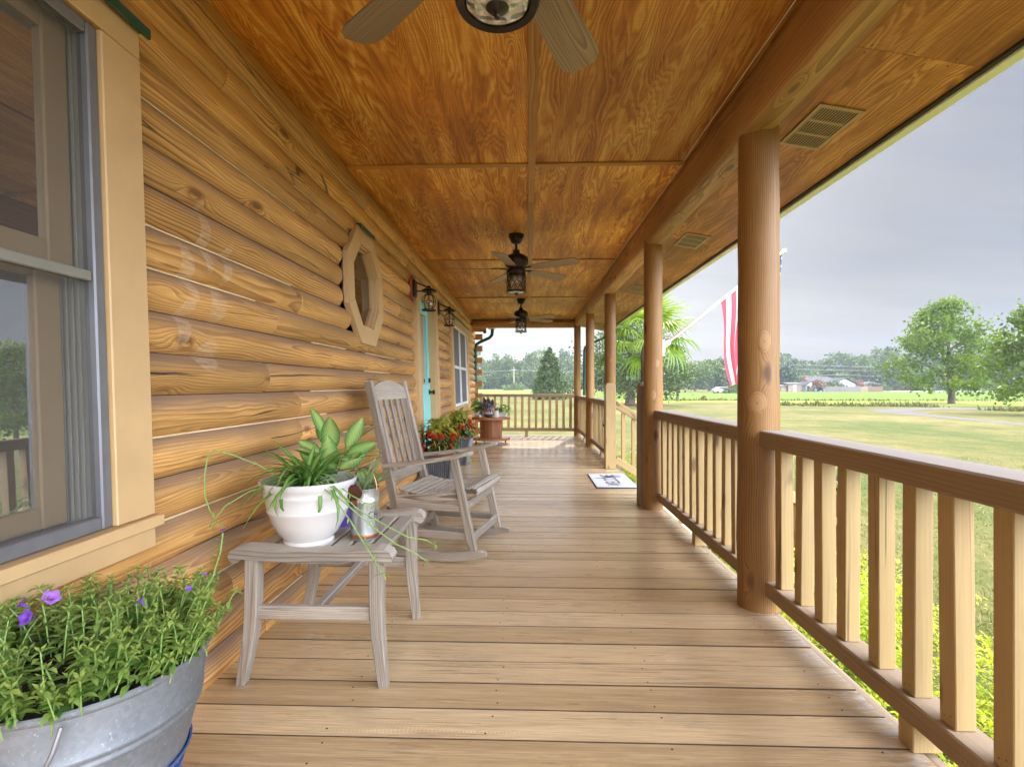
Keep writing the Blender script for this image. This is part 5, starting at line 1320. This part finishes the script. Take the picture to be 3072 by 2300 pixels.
def tree(name, label, x, y, H, tr, th, cz, rx, rz, nclump, per, rc, sz, mat, shape='tree', group=None, limbs=7, cat='tree', lean=0.):
    t = thing(name, label, cat, (x, y, G), group)
    cl = crown_clumps(nclump, (x+lean, y, G+cz), rx, rz, shape)
    part(t, 'crown', mat, lambda q: foliage(q, cl, per, rc, sz))
    def trunk(q):
        top = V((x+lean*.6, y, G+cz+rz*.55))
        pts = [V((x, y, G-.1)), V((x, y, G+.12)), V((x+.02*th, y, G+th*.5)), V((x+lean*.2, y, G+th)), V((x+lean*.4, y+.05, G+(th+cz)/2)), top]
        q.tube(pts, [tr*1.5, tr*1.15, tr, tr*.88, tr*.6, tr*.12], 10)
        for i in range(limbs):
            a = i*2.4+x; z = G+th*(.9+.1*i/limbs)+(cz+rz*.2-th)*(i/limbs)*.8; s0 = V((x+lean*.3, y, z))
            e = s0+V((cos(a)*rx*.72, sin(a)*rx*.72, rz*.45)); q.tube([s0, s0.lerp(e, .35)+V((0, 0, rz*.05)), e], [tr*.42, tr*.28, tr*.06], 7)
    part(t, 'trunk', M_bark, trunk)
    return t
tree('sycamore_tree', 'large rounded green tree standing alone by the gravel drive', 41.2, 51.0, 10.5, .27, 2.0, 5.7, 4.7, 4.25, 190, 44, .42, .32, L_t1, shape='egg', limbs=10, lean=-.5)
tree('sycamore_tree', 'smaller nearer green tree cut off by the right edge of the photo', 30.4, 31.6, 7, .14, 1.25, 3.75, 2.75, 2.9, 130, 44, .30, .24, L_t1, shape='egg', limbs=9)
tree('oak_tree', 'dense grey green oak in a red mulch ring behind the posts', 9.4, 47.4, 7.2, .42, 1.5, 4.2, 5.2, 3.3, 260, 42, .42, .27, L_t2, shape='egg', limbs=8)
tree('ornamental_tree', 'small thin trunked tree just right of the oak', 17.0, 58.7, 5, .13, 1.4, 3.3, 1.9, 1.9, 60, 34, .42, .24, L_t2)
ct = tree('cedar_tree', 'broad conical cedar on the lawn beyond the far railing', 2.75, 65.2, 6.4, .2, .5, 3.3, 2.75, 3.25, 420, 34, .26, .2, L_t3, shape='cone', limbs=0)
# distinct trees in front of the woodland
far = [('rounded dark green tree behind the sheds', 81.2, 165, 8.4, 4.4, 3.6, L_wd, 'round'), ('tall dark evergreen left of the big tree', 137.6, 200, 16.5, 5, 8, L_wd, 'cone'),
       ('pale rounded field tree, left of the pair beside the flag', 48.5, 150, 8.2, 4.2, 3.4, L_wp, 'tree'), ('pale rounded field tree, right of the pair beside the flag', 54.2, 155, 9.3, 4.6, 3.9, L_wp, 'tree'),
       ('dark narrow conifer just left of the flag tip', 60.2, 160, 9.6, 2.6, 4.7, L_wd, 'cone'), ('light green small tree between the sheds and the white house', 84.5, 175, 6, 3.4, 2.6, L_wp, 'round')]
for (l, x, y, H, rx, rz, m, shp) in far:
    tree('field_tree', l, x, y, H, .22, 1.2, H-rz, rx, rz, 90, 22, .7, .75, m, shape=shp, group='single trees before the woodland', limbs=3)
def bush(name, label, x, y, r, h, n, sz, mat, per=16, group=None, z0=G):
    o = MB(); cl = []
    for i in range(n):
        a = R.uniform(0, 6.28); s = sqrt(R.random()); u = R.random()**.6
        cl.append((V((x+r*s*cos(a), y+r*s*sin(a), z0+h*(.05+.95*u)*(1-.55*s*s))), 1))
    foliage(o, cl, per, r*.16, sz, flat=.7); o = o.build(name, mat); return tag(o, label, 'bush', group)
bush('bush', 'small brown dry bush at the edge of the green field', 20.8, 61.4, .35, .75, 16, .13, L_pink)
bush('bush', 'pale green bush beside the parked silver car', 46.2, 118, 1.7, 1.5, 40, .4, L_wp)
bush('bush', 'low light green shrub at the foot of the far pole', -5.2, 190, 4.0, 2.4, 50, .8, L_wp)
bush('bush', 'pink flowering crape myrtle right of the white house', 101.2, 160, 2.0, 3.6, 60, .5, L_pink)
bush('bush', 'pink flowering crape myrtle before the white house porch', 82.0, 147.2, 1.7, 3.6, 50, .5, L_pink)
bush('bush', 'grey green rounded shrub behind the left end of the fence', 84.5, 150, 2.4, 2.9, 60, .5, L_t2)
bush('bush', 'wide grey green shrub before the white gable', 88.3, 150, 2.6, 3.0, 70, .5, L_t2)
bush('bush', 'dark green shrub above the brown fence end', 106, 160, 2.2, 2.4, 46, .5, L_wd)
bush('bush', 'yellow green shrub right of the brown fence', 112, 165, 2.0, 1.9, 36, .5, L_wp)
bush('bush', 'small round golden bush beside the cedar', 5.9, 70, .65, 1.9, 26, .2, L_wp)
# woodland
q = MB(); rng = random.Random(11)
def woods(a0, a1, d, step, h0, h1, big=0.):
    az = a0
    while az < a1:
        th = radians(az); dd = d+rng.uniform(-9, 12); x, y = dd*sin(th), dd*cos(th)
        H = rng.uniform(h0, h1)*(1+.12*sin(az*.6)+.08*sin(az*1.7)); base = rng.uniform(.0, .75); r = rng.uniform(3.2, 5.2)
        pine = rng.random() < .4; n = 44
        if pine: H *= 1.12; r *= .62
        for i in range(n):
            u = rng.random()**.75; rr_ = r*(sin(pi*min(1, u*.9+.12))**.6 if not pine else (.55+.75*sin(pi*min(1, u*.8+.1))))*rng.uniform(.3, 1)
            a = rng.uniform(0, 6.28); p = V((x+rr_*cos(a), y+rr_*sin(a), G+H*(.04+.96*u)))
            tb = base+rng.gauss(0, .08)
            for _ in range(9): q.card(p+V((rng.gauss(0, .6), rng.gauss(0, .6), rng.gauss(0, .55))), rng.uniform(.8, 1.5), min(1, max(0, tb+rng.gauss(0, .1)+.1*u)))
        az += step*rng.uniform(.6, 1.3)
woods(-12, 5, 238, .8, 12, 15.5); woods(-12, 5, 256, .8, 14, 17)
woods(5, 62, 245, .85, 10, 13.5); woods(5, 62, 270, .85, 12, 15.5)
woods(62, 100, 245, 1.6, 11, 15)
woods(-12, 62, 228, .9, 5, 8.5)
o = q.build('woodland', L_w); tag(o, 'far wall of mixed woodland along the horizon', 'woodland', kind='stuff')
# golden shrubs by the deck
def gshrub(label, x, y, r, h):
    q = MB()
    for i in range(74):
        a = R.uniform(0, 6.28); e = R.uniform(.35, 1.3); L = R.uniform(.6, 1.1)
        d = V((cos(a)*cos(e)*r, sin(a)*cos(e)*r, sin(e)*h*1.2))*L; p = V((x+R.gauss(0, .06), y+R.gauss(0, .06), G+.05)); n = 15
        dr = V((R.gauss(0, .12), R.gauss(0, .12), 0))
        for k in range(n):
            u = (k+1)/n; c_ = p+d*u+dr*u*u+V((0, 0, -.12*h*u*u))
            for _ in range(6 if u > .35 else 3):
                q.leaf(c_+V((R.gauss(0, .018), R.gauss(0, .018), R.gauss(0, .015))), (R.gauss(0, 1), R.gauss(0, 1), R.gauss(.25, .7)), (0, 0, 1), R.uniform(.022, .042), R.uniform(.009, .017), 2, .3, .2, t=min(1, max(0, u*.95-.15+R.gauss(0, .16))))
    tag(q.build('golden_shrub', L_gold), label, 'shrub', 'golden shrubs along the porch')
gs = [(1.75, .75, .62, .62, 'golden shrub nearest the camera, low right behind the balusters'), (2.35, 1.35, .62, .60, 'golden shrub outermost on the lawn side, lower right'), (1.75, 1.75, .60, .66, 'golden shrub behind the third to fifth near balusters'), (2.3, 2.35, .6, .66, 'golden shrub on the lawn side beyond the near post'),
      (1.75, 2.75, .6, .7, 'golden shrub close against the porch just past the near post'), (2.15, 3.4, .6, .76, 'golden shrub between the near post and the stair rail'), (1.7, 3.9, .5, .72, 'golden shrub at the near side of the steps'),
      (1.8, 7.15, .6, .88, 'golden shrub just beyond the far stair rail'), (1.75, 8.2, .6, .9, 'golden shrub under the far railing past the steps'), (2.5, 7.6, .55, .7, 'golden shrub on the lawn side beyond the steps')]
for (x, y, r, h, l) in gs: gshrub(l, x, y, r, h)
# lawn blades near the porch, rough grass by the drive
q = MB(); rng = random.Random(3); L_blade = leafm('grass_blade', (.085, .135, .027), (.29, .25, .115), trans=.4)
for i in range(42000):
    u = rng.random(); d = 1.2+10*u*u; x = 1.25+rng.random()*(d+1.2); y = rng.uniform(.4, 13) if rng.random() < .8 else rng.uniform(.4, 4)
    a = rng.uniform(0, 6.28); h = rng.uniform(.02, .055); w = .004+.0006*y
    q.add([(x-w*cos(a), y-w*sin(a), G), (x+w*cos(a), y+w*sin(a), G), (x+rng.gauss(0, .025), y+rng.gauss(0, .025), G+h)], [(0, 1, 2)], None, rng.random())
tag(q.build('grass', L_blade), 'short dry mown grass blades beside the porch', 'grass', kind='stuff')
q = MB()
for (x0, y0, x1, y1, n, h) in ((22, 46.5, 34, 43.8, 700, .5), (33, 37, 44, 36.5, 900, .45), (14, 61, 27, 61, 260, .45), (28, 61.3, 60, 59.6, 400, .35)):
    for i in range(n):
        u = rng.random(); x = x0+(x1-x0)*u; y = y0+(y1-y0)*u+rng.gauss(0, .7); hh = h*rng.uniform(.3, 1)*(.6+.5*sin(x*1.3)**2); a = rng.uniform(0, 6.28); w = .12
        q.add([(x-w*cos(a), y-w*sin(a), G), (x+w*cos(a), y+w*sin(a), G), (x+rng.gauss(0, .1), y, G+hh)], [(0, 1, 2)], None, rng.random())
tag(q.build('tall_grass', leafm('tall_grass_blade', (.06, .09, .015), (.17, .155, .05), trans=.3)), 'rough uncut grass tufts along the drive and field edge', 'tall grass', kind='stuff')

# fan palms
L_palm = leafm('palm_frond', (.10, .20, .035), (.30, .38, .07), trans=.45, rough=.4)
def palm(label, x, y, zt, r, n, blade, seed):
    rg = random.Random(seed); t = thing('fan_palm', label, 'palm', (x, y, G), None)
    part(t, 'trunk', M_bark, lambda q: q.tube([(x, y, G-.05), (x, y, G+(zt-G)*.4), (x+.01, y, zt)], [.11, .085, .10], 12))
    def fr(q):
        for i in range(n):
            a = i*2.4+rg.uniform(-.3, .3); e = 1.25-1.75*(i/n)+rg.gauss(0, .12); d = V((cos(a)*cos(e), sin(a)*cos(e), sin(e))); s = V((-sin(a), cos(a), 0)); up = s.cross(d)*-1
            if up.z < 0: up = -up
            hub = V((x, y, zt))+d*r*rg.uniform(.55, .75)+V((0, 0, -.05)); tn = .75-.7*(i/n)+rg.gauss(0, .12)
            q.tube([V((x, y, zt-.05)), V((x, y, zt)).lerp(hub, .6)+V((0, 0, .05)), hub], [.010, .008, .007], 5, t=.7)
            m = 26
            for j in range(m):
                ph = -2.15+4.3*j/(m-1); dd = d*cos(ph)+s*sin(ph)+up*.12*abs(sin(ph)); L = blade*(.62+.38*cos(ph*.6))*rg.uniform(.92, 1.05)
                q.leaf(hub, dd, up, L, blade*.062, 4, rg.uniform(.35, .7)+.35*(i/n), .35, t=min(1, max(0, tn+rg.gauss(0, .08))), shape=.62)
    part(t, 'fronds', L_palm, fr)
palm('fan palm rising behind the second and third posts', 2.28, 10.0, 1.95, .95, 20, .62, 2)

# ------------------------------------------------------------------ far buildings, fence, vehicles, poles
M_wside = plain('white_siding', (.50, .53, .57), .6, var=.03, vs=.5); M_shing = plain('grey_shingle', (.085, .085, .09), .95, spec=.03, var=.15, vs=1.5); M_win = plain('dark_window', (.05, .06, .07), .2)
M_fgrey = plain('grey_fence_wood', (.14, .132, .125), .85, var=.3, vs=2.5); M_ftan = plain('tan_fence_wood', (.23, .17, .11), .8, var=.2, vs=2.5); M_fbrown = plain('brown_fence_wood', (.14, .08, .05), .8, var=.25, vs=2.5)
M_shed = plain('shed_board', (.22, .16, .13), .8, var=.3, vs=.8); M_tin = plain('tin_roof', (.16, .155, .15), .8, 0., .1, var=.1, vs=.6); M_bluep = plain('blue_plastic', (.05, .22, .42), .5); M_brick = plain('red_brick', (.30, .10, .06), .8)
M_silver = plain('silver_car_paint', (.42, .44, .47), .3, .5, var=.03); M_darkcar = plain('dark_car_paint', (.06, .075, .10), .3, .4, var=.03); M_tyre = plain('tyre_rubber', (.02, .02, .02), .8); M_utility = plain('utility_wood', (.42, .38, .33), .85)
hz = thing('farm_house', 'white single storey house with grey gabled roof across the field', 'house', (91, 158, G))
def gable(q, x0, x1, y0, y1, ze, zr, axis):
    pass
part(hz, 'wall', M_wside, lambda q: (q.box((84.5, 156, G), (97.2, 164, 1.55), 0, ch=.01), q.prism([(91.4, 1.551), (97.2, 1.551), (94.2, 3.05)], 1, 154.8, 164), q.box((91.4, 154.8, G), (97.2, 155.99, 1.549), 0, ch=.01)))
def rf(q):
    q.add([(83.8, 155.4, 1.45), (98, 155.4, 1.45), (92, 160, 3.75), (85.5, 160, 3.75), (83.8, 164.6, 1.45), (98, 164.6, 1.45)], [(0, 1, 2, 3), (3, 2, 5, 4), (0, 3, 4), (1, 5, 2)])
    for sg in (0, 1):
        a = (94.3, 3.24); e = (90.6, 1.38) if sg == 0 else (98.0, 1.38)
        q.add([(a[0], 154.2, a[1]), (e[0], 154.2, e[1]), (e[0], 160, e[1]), (a[0], 160, a[1]), (a[0], 154.2, a[1]+.14), (e[0], 154.2, e[1]+.14), (e[0], 160, e[1]+.14), (a[0], 160, a[1]+.14)], [(0, 1, 2, 3), (7, 6, 5, 4), (0, 4, 5, 1), (1, 5, 6, 2)])
    a = (82.6, 2.15)
    for e in ((80.8, .95), (84.4, .95)): q.add([(a[0], 151.5, a[1]), (e[0], 151.5, e[1]), (e[0], 157, e[1]), (a[0], 157, a[1]), (a[0], 151.5, a[1]+.14), (e[0], 151.5, e[1]+.14), (e[0], 157, e[1]+.14), (a[0], 157, a[1]+.14)], [(0, 1, 2, 3), (7, 6, 5, 4), (0, 4, 5, 1)])
part(hz, 'roof', M_shing, rf)
part(hz, 'porch_gable', M_wside, lambda q: (q.prism([(81.2, .95), (84.0, .95), (82.6, 2.0)], 1, 151.7, 157), [q.box((x-.1, 151.8, G), (x+.1, 152.0, .95), 2, ch=.01) for x in (81.3, 83.9)]))
wn = part(hz, 'window', M_win, lambda q: q.box((93.4, 154.74, .25), (95.1, 154.81, 1.25), 0, ch=.01)); part(wn, 'frame', M_wside, lambda q: (q.box((94.2, 154.70, .25), (94.3, 154.73, 1.25), 2, ch=.005), q.box((93.3, 154.70, 1.26), (95.2, 154.735, 1.36), 0, ch=.005)))
part(hz, 'chimney', M_brick, lambda q: q.box((84.6, 158.5, 2.2), (85.5, 159.5, 3.5), 2, ch=.02))
def shed(label, x0, x1, y, h, mat, door):
    t = thing('shed', label, 'shed', ((x0+x1)/2, y+1.5, G), 'sheds beside the white house')
    part(t, 'wall', mat, lambda q: q.box((x0, y, G), (x1, y+3, G+h), 0, ch=.02))
    part(t, 'roof', M_tin, lambda q: q.bar(((x0+x1)/2, y-.4, G+h+.08), ((x0+x1)/2, y+3.4, G+h+.42), x1-x0+.5, .08, ch=.02))
    part(t, 'door', M_wside if door else M_win, lambda q: q.box(((x0+x1)/2-.5, y-.05, G), ((x0+x1)/2+.4, y-.003, G+h*.85), 2, ch=.01))
shed('dark shed with a white door nearest the white house', 75.2, 79.0, 150, 2.2, M_shed, True); shed('long low lean-to shed at the left of the sheds', 70.9, 74.9, 150.5, 1.6, M_shed, False)
for (l, x0, y0, x1, y1, m) in (('weathered grey board fence before the white house', 83.0, 146.5, 93.7, 146.8, M_fgrey), ('short new tan section of board fence', 93.75, 146.8, 95.8, 146.9, M_ftan), ('brown stained board fence at the right end', 95.85, 146.9, 102.7, 151, M_fbrown)):
    t = thing('board_fence', l, 'fence', ((x0+x1)/2, (y0+y1)/2, G), 'board fences by the white house'); d = V((x1-x0, y1-y0, 0)); L = d.length
    n = int(L/.16)
    part(t, 'boards', m, lambda q: [q.bar(V((x0, y0, G))+d*((i+.5)/n), V((x0, y0, G+1.5+R.uniform(-.04, .04)))+d*((i+.5)/n), .15, .025, up=(0, 1, 0), ch=.004) for i in range(n)])
    part(t, 'rail', m, lambda q: [q.bar((x0, y0+.05, G+z), (x1, y1+.05, G+z), .05, .09) for z in (.3, 1.2)])
for x, l in ((80.8, 'blue plastic barrel left of the pair before the white house'), (83.0, 'blue plastic barrel beside the grey fence end')):
    tag(part(None, 'barrel', M_bluep, lambda q: q.lathe([(.28, 0), (.33, .1), (.34, .4), (.33, .7), (.28, .8), (.001, .8)], (x, 146.2, G), 14)), l, 'barrel', 'blue barrels')
def car(label, x, y, rz, L, h, mat):
    t = thing('parked_car', label, 'car', (x, y, G), 'cars parked far off'); ca, sa = cos(rz), sin(rz)
    Q = lambda u, v, z: (x+u*ca-v*sa, y+u*sa+v*ca, G+z); w = .85
    def body(q):
        pr = [(-L/2, .35), (L/2, .35), (L/2, .75), (L/2-.9, .92), (L*.18, h), (-L*.22, h), (-L/2+.5, .95), (-L/2, .85)]; n = len(pr)
        q.add([Q(u, s, z) for s in (-w, w) for u, z in pr], [tuple(range(n)), tuple(range(2*n-1, n-1, -1))]+[(i, (i+1) % n, n+(i+1) % n, n+i) for i in range(n)])
    part(t, 'body', mat, body)
    part(t, 'window', M_win, lambda q: [q.add([Q(u, s, z) for u, z in ((-L*.28, .98), (L*.24, .98), (L*.15, h-.06), (-L*.2, h-.06))], [(0, 1, 2, 3)]) for s in (-w-.01, w+.01)])
    for u in (-L*.3, L*.3):
        for s in (-w, w): part(t, 'wheel', M_tyre, lambda q: q.tube([Q(u, s*.8, .32), Q(u, s*1.03, .32)], .32, 14))
car('silver car parked beside a pale bush beyond the field', 44.4, 118.5, .1, 4.4, 1.45, M_silver); car('dark car parked under the pale field trees', 53.7, 146, .1, 4.5, 1.5, M_darkcar)
car('pale car parked near the road, right of the big tree', 155, 178, .2, 5, 1.7, M_wside); car('white car far right beyond the road', 160, 178, .2, 5, 1.6, M_silver)
wt = thing('trailer_home', 'white trailer home behind the trunk of the big tree', 'trailer', (149, 186, G)); part(wt, 'wall', M_wside, lambda q: q.box((145.5, 185, G+.3), (152, 188, 2.0), 0, ch=.02)); part(wt, 'roof', M_tin, lambda q: q.bar((145.2, 186.5, 2.08), (152.3, 186.5, 2.08), 3.6, .14, ch=.03)); part(wt, 'window', M_win, lambda q: [q.box((x, 184.94, .9), (x+1, 184.99, 1.7), 0, ch=.005) for x in (146.5, 149.8)])
gr_ = thing('garage', 'low grey roofed outbuilding right of the brown fence', 'outbuilding', (125, 192, G)); part(gr_, 'wall', M_shed, lambda q: q.box((121, 190, G), (130, 195, 1.2), 0, ch=.02)); part(gr_, 'roof', M_tin, lambda q: q.prism([(120.5, 1.15), (130.5, 1.15), (125.5, 2.5)], 1, 189.5, 195.5))
def pole(label, x, y, h):
    t = thing('utility_pole', label, 'utility pole', (x, y, G), 'utility poles')
    part(t, 'shaft', M_utility, lambda q: q.tube([(x, y, G), (x, y, G+h)], [.17, .12], 10)); part(t, 'crossarm', M_utility, lambda q: q.bar((x-.9, y, G+h-.4), (x+.9, y, G+h-.4), .14, .16))
pole('grey utility pole between the big tree and the right edge', 171.5, 190, 9); pole('pale utility pole before the woodland, left of the cedar', -5.4, 195, 8.2)
M_wire = plain('power_wire', (.34, .35, .35), .5)
for (l, pts) in (('power line crossing the far woodland at the porch end', [(-40, 195, 6.8), (-5.4, 195, 6.9), (60, 195, 7.0)]), ('upper power line behind the white house', [(30, 190, 9.2), (100, 190, 8.6), (171.5, 190, 8.0)]), ('middle power line behind the white house', [(30, 190, 7.4), (100, 190, 7.0), (171.5, 190, 7.0)]), ('lower power line behind the white house', [(60, 186, 4.7), (110, 186, 4.9), (171.5, 189, 5.2)])):
    o = MB()
    P2 = []
    for a, c in zip(pts[:-1], pts[1:]):
        for i in range(8): u = i/8; p = V(a).lerp(V(c), u); p.z -= 1.1*4*u*(1-u)*.6; P2.append(p)
    P2.append(V(pts[-1])); o.tube(P2, .035, 5); tag(o.build('power_line', M_wire), l, 'power line', 'power lines')

# ------------------------------------------------------------------ light, sky, air, camera
AZ, EL = radians(14), radians(43)
sd = V((sin(AZ)*cos(EL), cos(AZ)*cos(EL), sin(EL)))
L = bpy.data.lights.new('sun', 'SUN'); L.energy = SUN; L.angle = radians(2.0); L.color = (1, .94, .84)
so = bpy.data.objects.new('sun', L); COL.objects.link(so); so.rotation_euler = (-sd).to_track_quat('-Z', 'Y').to_euler(); so.location = (0, 0, 30)
w = bpy.data.worlds.new('World'); sc.world = w; w.use_nodes = True
class WT(NT):
    def __init__(s): s.t = w.node_tree; s.t.nodes.clear(); s.out = s.t.nodes.new('ShaderNodeOutputWorld')
k = WT()
sky = k.n('ShaderNodeTexSky', sky_type='NISHITA', sun_disc=False, sun_elevation=EL, sun_rotation=AZ, dust_density=3., air_density=1.2)
bg1 = k.n('ShaderNodeBackground'); k.put(bg1.inputs[0], sky.outputs[0]); k.put(bg1.inputs[1], .10)
D = k.n('ShaderNodeTexCoord').outputs['Generated']; dx, dy, dz = k.sep(D)
zz = k.m('ADD', k.m('MAXIMUM', dz, 0), .12)
cp = k.comb(k.m('DIVIDE', dx, zz), k.m('DIVIDE', dy, zz), 0)
n1 = k.noise(k.vm('MULTIPLY', cp, (.25, .8, 1)), 1., 5, .55, .4)
# hazy cloud deck: brighter round the veiled sun, plus unseen extra brightness added behind right of camera to light the porch
front = k.m('ADD', k.m('MULTIPLY', k.m('POWER', k.m('MAXIMUM', k.vm('DOT_PRODUCT', D, tuple(sd)), 0), 24.), 1.2), k.mapr(dx, .55, .05, 0, 1.25))
back_fill = k.m('MULTIPLY', k.mapr(dy, .35, -.3, 0, 1), k.mapr(dx, -.3, .5, .2, 1.))
lum = k.m('ADD', k.m('MULTIPLY_ADD', k.m('MAXIMUM', k.m('SUBTRACT', dz, .42), 0), ZEN, HOR), k.m('ADD', k.m('MULTIPLY', front, FRONT), k.m('MULTIPLY', back_fill, BACK_FILL)))
lum = k.m('MULTIPLY', lum, k.mapr(n1, .3, .7, .76, 1.18))
cc = k.mix(k.mapr(n1, .35, .65), (.92, .96, 1.07), (1.0, 1.0, 1.05))
hole = k.m('MULTIPLY', k.mapr(k.noise(k.vm('MULTIPLY', cp, (.35, 1.0, 1)), 1., 4, .55), .42, .6), k.mapr(dx, .36, .62))
cc = k.mix(k.m('MULTIPLY', hole, .85), cc, (.50, .66, 1.0))
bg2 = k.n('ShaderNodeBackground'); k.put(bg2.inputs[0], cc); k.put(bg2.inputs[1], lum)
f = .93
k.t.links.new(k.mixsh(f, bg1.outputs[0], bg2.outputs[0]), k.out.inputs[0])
if HAZE:
    hb = MB(); hb.add([(x, y, z) for z in (G-1, 40) for (x, y) in ((-332, -192), (482, -192), (482, 432), (-332, 432))], [(3, 2, 1, 0), (4, 5, 6, 7), (0, 1, 5, 4), (1, 2, 6, 5), (2, 3, 7, 6), (3, 0, 4, 7)])
    m = bpy.data.materials.new('haze_air'); m.use_nodes = True; m.node_tree.nodes.clear(); ou = m.node_tree.nodes.new('ShaderNodeOutputMaterial'); pv = m.node_tree.nodes.new('ShaderNodeVolumePrincipled')
    pv.inputs['Color'].default_value = (.80, .88, 1, 1); pv.inputs['Density'].default_value = HAZE; pv.inputs['Anisotropy'].default_value = .3
    m.node_tree.links.new(pv.outputs[0], ou.inputs['Volume']); m.volume_intersection_method = 'FAST' if hasattr(m, 'volume_intersection_method') and False else getattr(m, 'volume_intersection_method', None) or 'FAST'
    tag(hb.build('haze', m), 'pale summer haze over the fields', 'haze', kind='stuff')
cam = bpy.data.cameras.new('camera'); co = bpy.data.objects.new('camera', cam); COL.objects.link(co); sc.camera = co
co.location = (0, 0, 1.035); co.rotation_euler = (radians(90), 0, radians(1.8)); cam.sensor_width = 36; cam.lens = 17.94; cam.shift_y = 6/3072; cam.clip_start = .05; cam.clip_end = 4000
sc.view_settings.view_transform = 'Standard'; sc.view_settings.look = 'None'; sc.view_settings.gamma = 1; sc.view_settings.exposure = EXPO
sc.render.engine = 'CYCLES'; sc.cycles.use_denoising = True; sc.cycles.max_bounces = 12; sc.cycles.diffuse_bounces = 7; sc.cycles.glossy_bounces = 4; sc.cycles.transparent_max_bounces = 12
sc.cycles.sample_clamp_indirect = 6; sc.cycles.caustics_reflective = False; sc.cycles.caustics_refractive = False
